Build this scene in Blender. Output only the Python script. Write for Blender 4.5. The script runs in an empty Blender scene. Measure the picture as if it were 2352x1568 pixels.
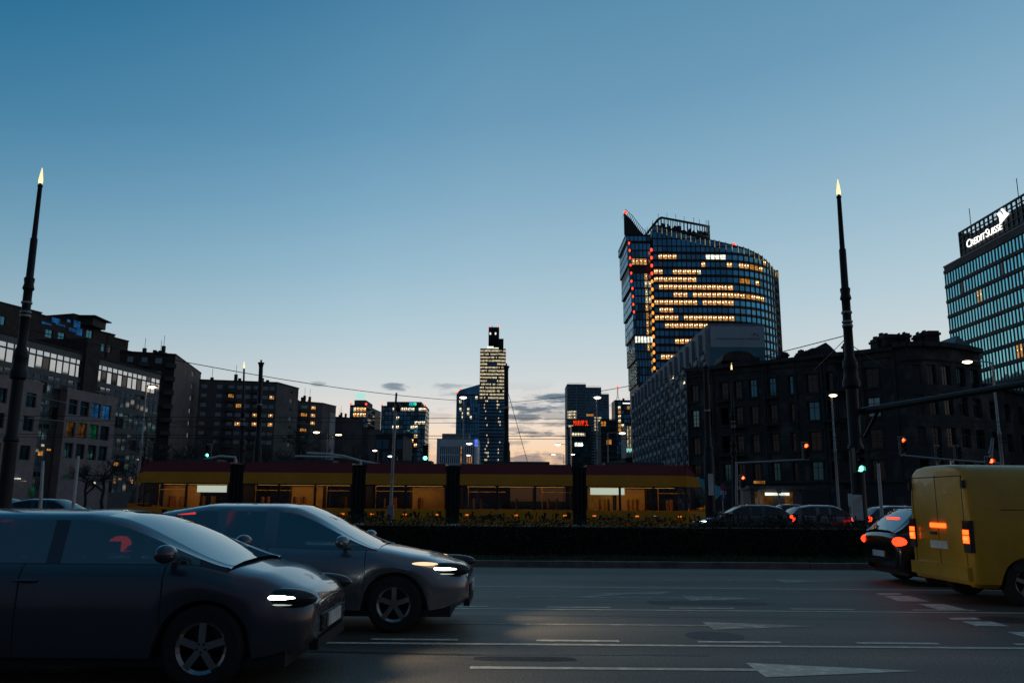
import bpy, math, random
from mathutils import Vector, Matrix
random.seed(7)
R = math.radians
scene = bpy.context.scene
COL = scene.collection

# ------------------------------------------------------------------ camera
FPX, CX, CY = 1900.0, 1176.0, 784.0
PITCH, ROLL, CAMH = math.atan(0.1926), 0.008, 1.5
_d = Vector((0, math.cos(PITCH), math.sin(PITCH)))
_r0 = Vector((1, 0, 0)); _u0 = Vector((0, -math.sin(PITCH), math.cos(PITCH)))
_r = _r0*math.cos(ROLL) + _u0*math.sin(ROLL)
_u = _u0*math.cos(ROLL) - _r0*math.sin(ROLL)
CAM = Vector((0, 0, CAMH))

def ray(px, py):
    return _d + _r*((px-CX)/FPX) + _u*((CY-py)/FPX)
def at(px, py, Y):                      # point seen at a pixel, at distance Y down the avenue
    d = ray(px, py); return CAM + d*(Y/d.y)
def atz(px, py, z):                     # point seen at a pixel, at height z
    d = ray(px, py); return CAM + d*((z-CAMH)/d.z)
def onpl(px, py, P0, P1):               # point seen at a pixel, on the vertical plane through P0, P1
    n = Vector((P1.y-P0.y, -(P1.x-P0.x), 0)); d = ray(px, py)
    return CAM + d*((P0-CAM).dot(n)/d.dot(n))
def proj(P):
    q = P-CAM; k = q.dot(_d)
    return CX+FPX*q.dot(_r)/k, CY-FPX*q.dot(_u)/k

cam_d = bpy.data.cameras.new('camera'); cam = bpy.data.objects.new('camera', cam_d); COL.objects.link(cam)
cam_d.sensor_width = 36; cam_d.lens = FPX/2352*36; cam_d.clip_end = 9000; cam_d.clip_start = .1
m = Matrix((( _r.x, _u.x, -_d.x, 0), (_r.y, _u.y, -_d.y, 0), (_r.z, _u.z, -_d.z, CAMH), (0, 0, 0, 1)))
cam.matrix_world = m
scene.camera = cam
scene.render.engine = 'CYCLES'
scene.cycles.use_denoising = True
scene.cycles.max_bounces = 6; scene.cycles.diffuse_bounces = 2; scene.cycles.glossy_bounces = 3
scene.cycles.transparent_max_bounces = 12; scene.cycles.transmission_bounces = 4
scene.cycles.caustics_reflective = False; scene.cycles.caustics_refractive = False
scene.cycles.sample_clamp_indirect = 3
vs = scene.view_settings
vs.view_transform = 'Standard'; vs.look = 'None'; vs.exposure = 0; vs.gamma = 1

# ------------------------------------------------------------------ colour / materials
def s2l(c):
    return tuple(((v/255)/12.92 if v/255 <= .04045 else ((v/255+.055)/1.055)**2.4) for v in c)
def nodes(mt):
    mt.use_nodes = True; nt = mt.node_tree; nt.nodes.clear(); return nt
def N(nt, typ, **kw):
    n = nt.nodes.new(typ)
    for k, v in kw.items():
        if k in n.inputs: n.inputs[k].default_value = v
        else: setattr(n, k, v)
    return n
def mat(name, col, rough=.6, metal=0., var=.25, scale=3., bump=0., spec=.5, coat=0., blotch=None, detail=6):
    mt = bpy.data.materials.new(name); nt = nodes(mt)
    out = N(nt, 'ShaderNodeOutputMaterial'); b = N(nt, 'ShaderNodeBsdfPrincipled', Roughness=rough, Metallic=metal)
    b.inputs['Specular IOR Level'].default_value = spec; b.inputs['Coat Weight'].default_value = coat
    b.inputs['Coat Roughness'].default_value = .05
    nt.links.new(b.outputs[0], out.inputs[0])
    tc = N(nt, 'ShaderNodeTexCoord'); nz = N(nt, 'ShaderNodeTexNoise', Scale=scale, Detail=detail, Roughness=.6)
    nt.links.new(tc.outputs['Object'], nz.inputs['Vector'])
    rp = N(nt, 'ShaderNodeValToRGB')
    c2 = blotch if blotch else tuple(min(1, v*(1+var)) for v in col)
    c1 = col if blotch else tuple(v*(1-var) for v in col)
    rp.color_ramp.elements[0].position = .35 if not blotch else .48
    rp.color_ramp.elements[1].position = .65 if not blotch else .62
    rp.color_ramp.elements[0].color = (*c1, 1); rp.color_ramp.elements[1].color = (*c2, 1)
    nt.links.new(nz.outputs['Fac'], rp.inputs[0]); nt.links.new(rp.outputs[0], b.inputs['Base Color'])
    if bump:
        n2 = N(nt, 'ShaderNodeTexNoise', Scale=scale*8, Detail=4); nt.links.new(tc.outputs['Object'], n2.inputs['Vector'])
        bp = N(nt, 'ShaderNodeBump', Strength=bump, Distance=.02)
        nt.links.new(n2.outputs['Fac'], bp.inputs['Height']); nt.links.new(bp.outputs[0], b.inputs['Normal'])
    return mt
def emis(name, col, strength, sample=False, var=0., scale=2.0):
    mt = bpy.data.materials.new(name); nt = nodes(mt)
    out = N(nt, 'ShaderNodeOutputMaterial'); e = N(nt, 'ShaderNodeEmission', Color=(*col, 1), Strength=strength)
    nt.links.new(e.outputs[0], out.inputs[0])
    if var:
        tc = N(nt, 'ShaderNodeTexCoord'); oi = N(nt, 'ShaderNodeObjectInfo')
        add = N(nt, 'ShaderNodeVectorMath', operation='ADD')
        geo = N(nt, 'ShaderNodeNewGeometry')
        nz = N(nt, 'ShaderNodeTexNoise', Scale=scale, Detail=3)
        nt.links.new(geo.outputs['Position'], nz.inputs['Vector'])
        mr = N(nt, 'ShaderNodeMapRange'); mr.inputs[1].default_value = .3; mr.inputs[2].default_value = .7
        mr.inputs[3].default_value = strength*(1-var); mr.inputs[4].default_value = strength*(1+var)
        nt.links.new(nz.outputs['Fac'], mr.inputs[0]); nt.links.new(mr.outputs[0], e.inputs['Strength'])
    mt.cycles.emission_sampling = 'AUTO' if sample else 'NONE'
    return mt
def glassy(name, tint=(1, 1, 1), refl=.25):           # thin see-through pane
    mt = bpy.data.materials.new(name); nt = nodes(mt)
    out = N(nt, 'ShaderNodeOutputMaterial'); mx = N(nt, 'ShaderNodeMixShader')
    tr = N(nt, 'ShaderNodeBsdfTransparent', Color=(*tint, 1)); gl = N(nt, 'ShaderNodeBsdfGlossy', Roughness=.03)
    fr = N(nt, 'ShaderNodeFresnel', IOR=1.5); ad = N(nt, 'ShaderNodeMath', operation='ADD', use_clamp=True)
    ad.inputs[1].default_value = refl-.04
    nt.links.new(fr.outputs[0], ad.inputs[0]); nt.links.new(ad.outputs[0], mx.inputs[0])
    nt.links.new(tr.outputs[0], mx.inputs[1]); nt.links.new(gl.outputs[0], mx.inputs[2]); nt.links.new(mx.outputs[0], out.inputs[0])
    return mt

M = {}
M['glass_dark'] = mat('dark_glass', (.012, .016, .02), .06, 0, .3, .3, spec=.6)
M['glass_mirror'] = mat('mirror_glass', (.62, .66, .68), .04, 1, .1, .2)
M['glass_teal'] = mat('teal_glass', (.20, .40, .46), .05, 1, .25, .15)
M['glass_sky'] = mat('sky_blue_glass', (.32, .74, .78), .04, 1, .12, .15)
M['glass_navy'] = mat('navy_glass', (.10, .40, .62), .06, 1, .4, .06)
M['glass_deep'] = mat('deep_glass', (.06, .20, .27), .07, 1, .4, .05)
M['glass_apt'] = mat('apartment_glass', (.22, .38, .44), .1, 1, .5, .15)
M['lit_warm'] = emis('warm_lit_room', (1, .45, .14), .50, var=.85, scale=.9)
M['lit_amber'] = emis('amber_lit_room', (1, .40, .08), .42, var=.95, scale=1.7)
M['lit_dim'] = emis('dim_lit_room', (1, .42, .10), .045, var=1.0, scale=1.6)
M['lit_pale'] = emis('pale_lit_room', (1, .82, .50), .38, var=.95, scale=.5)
M['lit_white'] = emis('white_lit_room', (.95, 1, .82), 1.0, var=.6, scale=.8)
M['lamp_dot'] = emis('ceiling_lamp_glow', (1, .80, .45), 5)
M['lamp_dot_white'] = emis('white_ceiling_lamp_glow', (1, .95, .75), 4)
M['curtain'] = mat('pale_curtain', (.5, .48, .45), .8, 0, .3, 1)
M['frame_dark'] = mat('dark_frame', (.02, .022, .025), .5)
M['frame_pale'] = mat('pale_frame', (.35, .35, .34), .5)
M['frame_grey'] = mat('grey_frame', (.06, .068, .075), .5)
M['roof_dark'] = mat('roof_felt', (.03, .03, .032), .9)
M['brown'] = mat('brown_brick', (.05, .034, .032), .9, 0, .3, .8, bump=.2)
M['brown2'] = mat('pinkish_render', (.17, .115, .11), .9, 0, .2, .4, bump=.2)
M['darkbrown'] = mat('dark_brick', (.05, .036, .034), .9, 0, .3, .8)
M['stone'] = mat('pink_stone_cladding', (.27, .20, .19), .7, 0, .15, .9)
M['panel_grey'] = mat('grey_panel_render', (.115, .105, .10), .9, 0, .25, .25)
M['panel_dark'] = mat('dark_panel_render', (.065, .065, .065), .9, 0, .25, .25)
M['white_lattice'] = mat('white_cladding', (.74, .76, .80), .7, 0, .06, .3)
M['concrete'] = mat('pale_concrete', (.30, .30, .30), .85, 0, .2, .3)
M['tenement'] = mat('stained_plaster', (.055, .050, .048), .95, 0, .3, .35, bump=.4, blotch=(.12, .112, .108), detail=10)
M['tenement_trim'] = mat('sooty_stucco', (.065, .06, .058), .95, 0, .4, .8, bump=.3)
M['slab_wall'] = mat('slab_block_render', (.33, .34, .36), .9, 0, .2, .2)
M['steel_dark'] = mat('black_painted_steel', (.010, .010, .011), .55, 0, .3, 4, spec=.35)
M['steel_grey'] = mat('galvanised_steel', (.33, .33, .33), .5, .4, .2, 6)
M['white_paint'] = mat('white_painted_steel', (.6, .6, .58), .5, 0, .1, 5)
M['metal_teal'] = mat('teal_metal', (.07, .42, .52), .45, 0, .2, 1)
M['rubber'] = mat('tyre_rubber', (.012, .012, .012), .85, 0, .3, 20, bump=.2)
M['rim'] = mat('alloy_rim', (.35, .35, .36), .3, .9, .1, 8)
M['plastic_black'] = mat('black_plastic', (.012, .012, .013), .5, 0, .2, 10)
M['paint_silver'] = mat('silver_car_paint', (.20, .22, .25), .25, .7, .05, 2, coat=.8)
M['paint_lavender'] = mat('grey_lilac_car_paint', (.07, .07, .088), .25, .5, .05, 2, coat=.8)
M['paint_black'] = mat('black_car_paint', (.012, .012, .015), .2, .2, .1, 2, coat=.8)
M['paint_blue'] = mat('dark_blue_car_paint', (.02, .035, .06), .22, .4, .1, 2, coat=.8)
M['paint_red'] = mat('dark_red_car_paint', (.10, .012, .012), .25, .3, .1, 2, coat=.8)
M['van_yellow'] = mat('yellow_van_paint', (.46, .25, .006), .38, 0, .16, 1.2, coat=.3)
M['tram_yellow'] = mat('yellow_tram_paint', (.74, .30, .008), .35, 0, .1, .8, coat=.3)
M['tram_red'] = mat('dark_red_tram_paint', (.20, .008, .008), .4, 0, .15, .8, coat=.2)
M['bellows'] = mat('black_bellows', (.01, .01, .01), .8)
M['car_glass'] = glassy('car_window_glass', (.22, .30, .34), .34)
M['tram_glass_far'] = glassy('tinted_tram_glass', (.06, .055, .05), .06)
M['tram_glass'] = glassy('tram_window_glass', (.62, .60, .56), .06)
M['interior'] = mat('car_interior', (.03, .03, .033), .8)
M['seat_yellow'] = mat('tram_seat_fabric', (.40, .20, .03), .8, 0, .3, 6)
M['tram_inner'] = mat('tram_inner_panel', (.50, .36, .14), .7, 0, .15, 2)
M['rail_yellow'] = mat('yellow_grab_rail', (.7, .42, .02), .4)
M['tram_strip'] = emis('tram_ceiling_strip', (1, .55, .13), 4, True)
M['marker'] = emis('amber_marker_lamp', (1, .22, .03), .9)
M['display'] = emis('tram_display_screen', (.85, 1, .86), .9)
M['lamp_house'] = emis('lamp_housing', (.85, .95, .8), .55)
M['headlight'] = emis('headlight_lens', (.92, 1, .85), 10, True)
M['indicator'] = emis('amber_front_lamp', (1, .62, .36), 1.4, True)
M['tail'] = emis('red_tail_lamp', (1, .03, .008), 4.5, True)
M['tail_core'] = emis('orange_red_tail_lamp', (1, .11, .02), 4.5, True)
M['tail_van'] = emis('orange_tail_lamp', (1, .055, .007), 6, True)
M['lamp_street'] = emis('street_lamp_lens', (1, .70, .36), 9, True)
M['lamp_white'] = emis('white_lamp_lens', (1, .88, .68), 7, True)
M['flame'] = emis('flame_lamp_glass', (1, .72, .38), 1.5, True, var=.25, scale=2)
M['sig_red'] = emis('red_signal_lens', (1, .06, .015), 9, True)
M['sig_green'] = emis('green_signal_lens', (.10, 1, .62), 7, True)
M['sig_off'] = mat('unlit_signal_lens', (.02, .02, .02), .3)
M['beacon'] = emis('orange_facade_lamp', (1, .26, .04), 2.0)
M['beacon_red'] = emis('red_beacon_lamp', (1, .05, .02), 3)
M['sign_white'] = emis('white_sign_letters', (1, 1, .96), 1.6)
M['sign_red'] = emis('red_sign_letters', (1, .05, .01), 1.6)
M['sign_cyan'] = emis('cyan_sign_letters', (.02, .75, 1), .9)
M['sign_green'] = emis('green_sign_emblem', (.05, 1, .35), .8)
M['sign_blue'] = emis('blue_lit_panel', (.10, .22, 1), .9)
M['sign_teal'] = emis('pale_teal_sign', (.45, 1, .9), .8)
M['blue_refl'] = emis('blue_reflection_glow', (.03, .22, .60), .22, var=.8, scale=.4)  # glow that stands in for blue reflections in window glass
M['green_shop'] = emis('green_lit_glass', (.05, .6, .25), .05, var=.8, scale=1.5)
M['banner_grey'] = mat('pale_banner_vinyl', (.62, .64, .66), .7, 0, .06, .3)
M['banner_teal'] = mat('teal_banner_vinyl', (.13, .28, .33), .7, 0, .06, .3)
M['ink'] = mat('black_banner_ink', (.02, .02, .022), .7)
M['dome_brown'] = mat('rusty_roof_sheet', (.09, .055, .035), .8, 0, .4, .8)
M['sign_face_white'] = mat('white_sign_face', (.6, .6, .58), .5)
M['sign_face_blue'] = mat('blue_sign_face', (.02, .08, .35), .5)
M['sign_face_red'] = mat('red_sign_face', (.45, .02, .02), .5)
M['bark'] = mat('dark_bark', (.03, .026, .022), .95, 0, .3, 3)
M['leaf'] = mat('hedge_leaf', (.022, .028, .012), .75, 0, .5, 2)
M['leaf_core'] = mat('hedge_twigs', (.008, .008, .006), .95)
M['blade'] = mat('grass_blade', (.045, .06, .022), .8, 0, .4, 1.5)
M['soil'] = mat('dark_soil', (.02, .019, .014), .95, 0, .4, 2)
M['kerbstone'] = mat('granite_kerb', (.16, .14, .13), .85, 0, .3, 2.5, bump=.3)
M['paving'] = mat('paving', (.10, .098, .095), .9, 0, .2, 1)
M['paint_line'] = mat('worn_road_paint', (.50, .455, .37), .7, 0, .3, 7, blotch=(.74, .68, .56), detail=9)
M['paint_faded'] = mat('faded_road_paint', (.30, .275, .225), .75, 0, .3, 6, blotch=(.54, .49, .40), detail=9)
M['rail_steel'] = mat('rail_steel', (.3, .28, .26), .35, .9, .2, 4)

# ------------------------------------------------------------------ mesh builder
class MB:
    def __init__(s): s.v = []; s.f = []; s.m = []
    def quad(s, a, b, c, d, mi=0):
        i = len(s.v); s.v += [tuple(a), tuple(b), tuple(c), tuple(d)]; s.f.append((i, i+1, i+2, i+3)); s.m.append(mi)
    def poly(s, pts, mi=0):
        i = len(s.v); s.v += [tuple(p) for p in pts]; s.f.append(tuple(range(i, i+len(pts)))); s.m.append(mi)
    def box(s, x0, y0, z0, x1, y1, z1, mi=0):
        i = len(s.v)
        s.v += [(x0,y0,z0),(x1,y0,z0),(x1,y1,z0),(x0,y1,z0),(x0,y0,z1),(x1,y0,z1),(x1,y1,z1),(x0,y1,z1)]
        for q in ((0,3,2,1),(4,5,6,7),(0,1,5,4),(1,2,6,5),(2,3,7,6),(3,0,4,7)):
            s.f.append(tuple(i+k for k in q)); s.m.append(mi)
    def bar(s, a, b, w, h, mi=0, up=(0, 0, 1)):        # box beam from a to b
        a = Vector(a); b = Vector(b); t = (b-a).normalized(); up = Vector(up)
        if abs(t.dot(up)) > .98: up = Vector((1, 0, 0))
        x = t.cross(up).normalized()*(w/2); y = x.cross(t).normalized()*(h/2); i = len(s.v)
        for p in (a, b):
            for q in (-x-y, x-y, x+y, -x+y): s.v.append(tuple(p+q))
        for q in ((0,1,2,3),(7,6,5,4),(0,4,5,1),(1,5,6,2),(2,6,7,3),(3,7,4,0)):
            s.f.append(tuple(i+k for k in q)); s.m.append(mi)
    def prism(s, poly, z0, z1, mi=0, mtop=None):
        i = len(s.v); n = len(poly)
        s.v += [(p[0], p[1], z0) for p in poly] + [(p[0], p[1], z1) for p in poly]
        for k in range(n):
            j = (k+1) % n; s.f.append((i+k, i+j, i+n+j, i+n+k)); s.m.append(mi)
        s.f.append(tuple(i+n+k for k in range(n))); s.m.append(mi if mtop is None else mtop)
        s.f.append(tuple(i+k for k in reversed(range(n)))); s.m.append(mi)
    def tube(s, pts, rs, n=8, mi=0):
        pts = [Vector(p) for p in pts]
        if not hasattr(rs, '__len__'): rs = [rs]*len(pts)
        i = len(s.v); ref = None
        for k, p in enumerate(pts):
            t = (pts[min(k+1, len(pts)-1)]-pts[max(k-1, 0)]).normalized()
            if ref is None: ref = Vector((0, 0, 1)) if abs(t.z) < .9 else Vector((1, 0, 0))
            x = t.cross(ref).normalized(); y = x.cross(t)
            ref = y
            for j in range(n):
                a = 2*math.pi*j/n; s.v.append(tuple(p + (x*math.cos(a)+y*math.sin(a))*rs[k]))
        for k in range(len(pts)-1):
            for j in range(n):
                a = i+k*n+j; b = i+k*n+(j+1) % n
                s.f.append((a, b, b+n, a+n)); s.m.append(mi)
        s.f.append(tuple(i+j for j in reversed(range(n)))); s.m.append(mi)
        e = i+(len(pts)-1)*n; s.f.append(tuple(e+j for j in range(n))); s.m.append(mi)
    def lathe(s, prof, n=14, c=(0, 0), mi=0):          # prof: (r, z) from bottom to top
        i = len(s.v)
        for r, z in prof:
            for j in range(n):
                a = 2*math.pi*j/n; s.v.append((c[0]+r*math.cos(a), c[1]+r*math.sin(a), z))
        for k in range(len(prof)-1):
            for j in range(n):
                a = i+k*n+j; b = i+k*n+(j+1) % n; s.f.append((a, b, b+n, a+n)); s.m.append(mi)
        s.f.append(tuple(i+j for j in reversed(range(n)))); s.m.append(mi)
        e = i+(len(prof)-1)*n; s.f.append(tuple(e+j for j in range(n))); s.m.append(mi)
    def ell(s, c, r, mi=0, nu=12, nv=8):               # ellipsoid
        i = len(s.v)
        for a in range(nv+1):
            th = math.pi*a/nv
            for b in range(nu):
                ph = 2*math.pi*b/nu
                s.v.append((c[0]+r[0]*math.sin(th)*math.cos(ph), c[1]+r[1]*math.sin(th)*math.sin(ph), c[2]+r[2]*math.cos(th)))
        for a in range(nv):
            for b in range(nu):
                p = i+a*nu+b; q = i+a*nu+(b+1) % nu; s.f.append((p, p+nu, q+nu, q)); s.m.append(mi)
    def disc(s, c, r, axis='y', n=16, mi=0, flip=False):
        pts = []
        for j in range(n):
            a = 2*math.pi*j/n
            if axis == 'y': pts.append((c[0]+r*math.cos(a), c[1], c[2]+r*math.sin(a)))
            elif axis == 'x': pts.append((c[0], c[1]+r*math.cos(a), c[2]+r*math.sin(a)))
            else: pts.append((c[0]+r*math.cos(a), c[1]+r*math.sin(a), c[2]))
        s.poly(pts, mi)
    def add(s, o, mx=None):
        i = len(s.v)
        s.v += [tuple(mx @ Vector(p)) for p in o.v] if mx else o.v
        s.f += [tuple(i+k for k in q) for q in o.f]; s.m += o.m
    def mesh(s, name, mats, smooth=None):
        me = bpy.data.meshes.new(name); me.from_pydata(s.v, [], s.f)
        for q in (mats if isinstance(mats, (list, tuple)) else [mats]): me.materials.append(q)
        if s.m: me.polygons.foreach_set('material_index', s.m)
        if smooth is not None:
            me.polygons.foreach_set('use_smooth', [True]*len(s.f)); me.set_sharp_from_angle(angle=R(smooth))
        me.update(); return me
    def build(s, name, mats, parent=None, smooth=None, weld=False):
        me = s.mesh(name, mats, None if weld else smooth)
        if weld:
            import bmesh
            bm = bmesh.new(); bm.from_mesh(me); bmesh.ops.remove_doubles(bm, verts=bm.verts, dist=.0005)
            bmesh.ops.recalc_face_normals(bm, faces=bm.faces); bm.to_mesh(me); bm.free()
            if smooth is not None:
                me.polygons.foreach_set('use_smooth', [True]*len(me.polygons)); me.set_sharp_from_angle(angle=R(smooth))
        o = bpy.data.objects.new(name, me); COL.objects.link(o)
        if parent: o.parent = parent
        return o

def tag(o, label=None, cat=None, group=None, kind=None):
    if label: o['label'] = label
    if cat: o['category'] = cat
    if group: o['group'] = group
    if kind: o['kind'] = kind
    return o
def thing(name, label, cat, loc=(0, 0, 0), rz=0, group=None):
    o = bpy.data.objects.new(name, None); COL.objects.link(o); o.empty_display_size = .3
    o.location = loc; o.rotation_euler = (0, 0, rz); return tag(o, label, cat, group)
def kids(o): return [c for c in CH.get(o.name, [])]
CH = {}
def copy_tree(o, loc, rz=0, label=None, scale=None):
    tree = {}
    for q in COL.objects:
        if q.parent: tree.setdefault(q.parent.name, []).append(q)
    def cp(x, par):
        c = x.copy(); COL.objects.link(c)
        if par: c.parent = par
        for ch in tree.get(x.name, []): cp(ch, c)
        return c
    r = cp(o, None); r.location = loc; r.rotation_euler = (0, 0, rz)
    if label: r['label'] = label
    if scale: r.scale = (scale,)*3 if not hasattr(scale, '__len__') else scale
    return r
def text_mb(txt, size, depth=.05, spacing=1.0):        # lettering as mesh in x / z plane, facing -y
    cu = bpy.data.curves.new('lettering', 'FONT'); cu.body = txt; cu.size = size; cu.extrude = depth/2; cu.space_character = spacing
    cu.resolution_u = 3
    ob = bpy.data.objects.new('lettering', cu); COL.objects.link(ob)
    dg = bpy.context.evaluated_depsgraph_get()
    me = bpy.data.meshes.new_from_object(ob.evaluated_get(dg))
    mb = MB(); mb.v = [(v.co.x, -v.co.z, v.co.y) for v in me.vertices]; mb.f = [tuple(p.vertices) for p in me.polygons]; mb.m = [0]*len(mb.f)
    bpy.data.objects.remove(ob); bpy.data.curves.remove(cu); bpy.data.meshes.remove(me)
    return mb
def fit(mb, x0, x1, z0, y=0, z1=None):                 # scale lettering into x0..x1 at base z0
    a = min(p[0] for p in mb.v); b = max(p[0] for p in mb.v); k = (x1-x0)/(b-a)
    lo = min(p[2] for p in mb.v); hi = max(p[2] for p in mb.v); kz = k if z1 is None else (z1-z0)/(hi-lo)
    mb.v = [(x0+(p[0]-a)*k, y+p[1], z0+(p[2]-lo)*kz) for p in mb.v]; return mb

# ------------------------------------------------------------------ facades and windows
WCACHE = {}
def win_mb(w, h, kind, style):
    """window in local x / z, facing -y; materials 0 frame, 1 pane, 2 lamp"""
    nx, ny, ft, fm = style; mb = MB()
    yf = -.05
    for x0, x1, z0, z1 in ((-w/2, w/2, 0, ft), (-w/2, w/2, h-ft, h), (-w/2, -w/2+ft, ft, h-ft), (w/2-ft, w/2, ft, h-ft)):
        mb.box(x0, yf, z0, x1, 0.02, z1, 0)
    for i in range(1, nx):
        x = -w/2+w*i/nx; mb.box(x-ft/2, yf*.8, ft, x+ft/2, 0.015, h-ft, 0)
    for j in range(1, ny):
        z = h*(.68 if ny == 2 else j/ny); mb.box(-w/2+ft, yf*.7, z-ft/2, w/2-ft, 0.01, z+ft/2, 0)
    mb.quad((-w/2+ft, 0, ft), (w/2-ft, 0, ft), (w/2-ft, 0, h-ft), (-w/2+ft, 0, h-ft), 1)
    if kind in ('l', 'w', 'p'):
        n = 2 if w > 1.6 else 1
        for i in range(n):
            x = -w/2+w*(i+.5+random.uniform(-.15, .15))/n; s = min(w, h)*.11
            mb.ell((x, -.02, h*(.68 if i % 2 else .6)), (s, .02, s*1.1), 2, 8, 4)
    return mb
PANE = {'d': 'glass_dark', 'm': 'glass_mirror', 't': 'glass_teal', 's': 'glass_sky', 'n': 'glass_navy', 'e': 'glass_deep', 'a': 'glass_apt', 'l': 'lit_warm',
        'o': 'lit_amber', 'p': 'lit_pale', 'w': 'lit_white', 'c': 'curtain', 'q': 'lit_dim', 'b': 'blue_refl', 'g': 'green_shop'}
class Bld:
    def __init__(s, name, label, cat, P, group=None):
        s.o = Vector((P.x, P.y, 0)); s.root = thing(name, label, cat, s.o, 0, group)
        s.wall = MB(); s.wins = []; s.extra = {}
    def L(s, P): return Vector((P.x-s.o.x, P.y-s.o.y))
    def face(s, A, B, z0, z1, nc=0, nr=0, ww=1.2, wh=1.5, zb=1.0, dz=3.2, style=(2, 1, .08, 'frame_pale'), kind=None,
             depth=.18, mu=.6, wm=0, cols=None, rows=None, tilt=0.):
        A = Vector(A[:2]); B = Vector(B[:2]); Ln = (B-A).length; u = (B-A)/Ln; n = Vector((u.y, -u.x)); th = math.atan2(u.y, u.x)
        if cols is None:
            cols = []
            for i in range(nc):
                c = mu+(Ln-2*mu)*(i+.5)/nc; cols.append((c-ww/2, c+ww/2))
        if rows is None: rows = [(zb+j*dz, zb+j*dz+wh) for j in range(nr)]
        cols = [c for c in cols if c[0] > .01 and c[1] < Ln-.01]; rows = [r for r in rows if r[0] > z0+.01 and r[1] < z1-.01]
        ul = [0]+[x for c in cols for x in c]+[Ln]; zl = [z0]+[x for r in rows for x in r]+[z1]
        P = lambda uu, z, d=0: (A.x+u.x*uu-n.x*d, A.y+u.y*uu-n.y*d, z)
        for i in range(len(ul)-1):
            j = 0
            while j < len(zl)-1:
                a, b, c, d = ul[i], ul[i+1], zl[j], zl[j+1]
                if i % 2 and j % 2:
                    s.wall.quad(P(a,c), P(a,c,depth), P(a,d,depth), P(a,d), wm); s.wall.quad(P(b,c,depth), P(b,c), P(b,d), P(b,d,depth), wm)
                    s.wall.quad(P(a,c), P(b,c), P(b,c,depth), P(a,c,depth), wm); s.wall.quad(P(a,d,depth), P(b,d,depth), P(b,d), P(a,d), wm)
                    q = P((a+b)/2, c, depth); wp = Vector((q[0]+s.o.x, q[1]+s.o.y, (c+d)/2)); px, py = proj(wp)
                    k = kind(px, py, len(rows)-1-(j-1)//2, (i-1)//2) if kind else 'd'
                    if k: s.wins.append((q, th+random.uniform(-tilt, tilt), round(b-a, 2), round(d-c, 2), k, style, random.uniform(-tilt, tilt)))
                elif not (i % 2) and len(cols):
                    s.wall.quad(P(a,c), P(b,c), P(b,zl[-1]), P(a,zl[-1]), wm) if j == 0 else None
                else: s.wall.quad(P(a,c), P(b,c), P(b,d), P(a,d), wm)
                j += 1
        return u, n, Ln
    def block(s, pts, z0, z1, faces={}, roof='roof_dark', wm=0, lip=.3):
        pts = [Vector(p[:2]) for p in pts]; n = len(pts)
        for i in range(n):
            s.face(pts[i], pts[(i+1) % n], z0, z1, **{"wm": wm, **faces.get(i, {})})
        c = sum(pts, Vector((0, 0)))/n; big = [p+(p-c).normalized()*.2 for p in pts]
        mb = MB(); mb.prism([(p.x, p.y) for p in big], z1, z1+lip, 0); mb.build('roof', M[roof], s.root)
    def part(s, name, mb, m, smooth=None):
        return mb.build(name, m, s.root, smooth)
    def done(s, mats, maxw=98):
        s.wall.build('wall', [M[k] for k in mats], s.root)
        s.wins.sort(key=lambda w: (w[4] in 'damnte', -w[2]*w[3]))
        stuff = {}
        for i, (q, th, w, h, k, st, tl) in enumerate(s.wins):
            key = (w, h, k, st, i % 3 if k in 'lwp' else 0)
            if key not in WCACHE:
                mb = win_mb(w, h, k, st)
                dot = 'lamp_dot_white' if k in 'wp' else 'lamp_dot'
                WCACHE[key] = (mb, mb.mesh('window', [M[st[3]], M[PANE[k]], M[dot]]))
            mb, me = WCACHE[key]
            if i < maxw:
                o = bpy.data.objects.new('window', me); COL.objects.link(o); o.parent = s.root
                o.location = q; o.rotation_euler = (tl, 0, th)
            else:
                mx = Matrix.Translation(q) @ Matrix.Rotation(th, 4, 'Z') @ Matrix.Rotation(tl, 4, 'X')
                stuff.setdefault('x', []).append((mb, mx, k, st))
        if stuff:
            mats2 = []; big = MB()
            def idx(m):
                if m not in mats2: mats2.append(m)
                return mats2.index(m)
            for mb, mx, k, st in stuff['x']:
                mm = [idx(M[st[3]]), idx(M[PANE[k]]), idx(M['lamp_dot_white' if k in 'wp' else 'lamp_dot'])]
                t = MB(); t.v = mb.v; t.f = mb.f; t.m = [mm[q] for q in mb.m]; big.add(t, mx)
            tag(big.build('window', mats2, s.root), kind='stuff')
def rects(rs, kinds='l', default='d', pad=0):
    """choose the pane from lit areas of the photograph"""
    def f(px, py, r, c):
        for q in rs:
            if q[0]-pad <= px <= q[2]+pad and q[1]-pad <= py <= q[3]+pad:
                k = q[4] if len(q) > 4 else kinds
                return random.choice(k)
        return random.choice(default)
    return f
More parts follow.
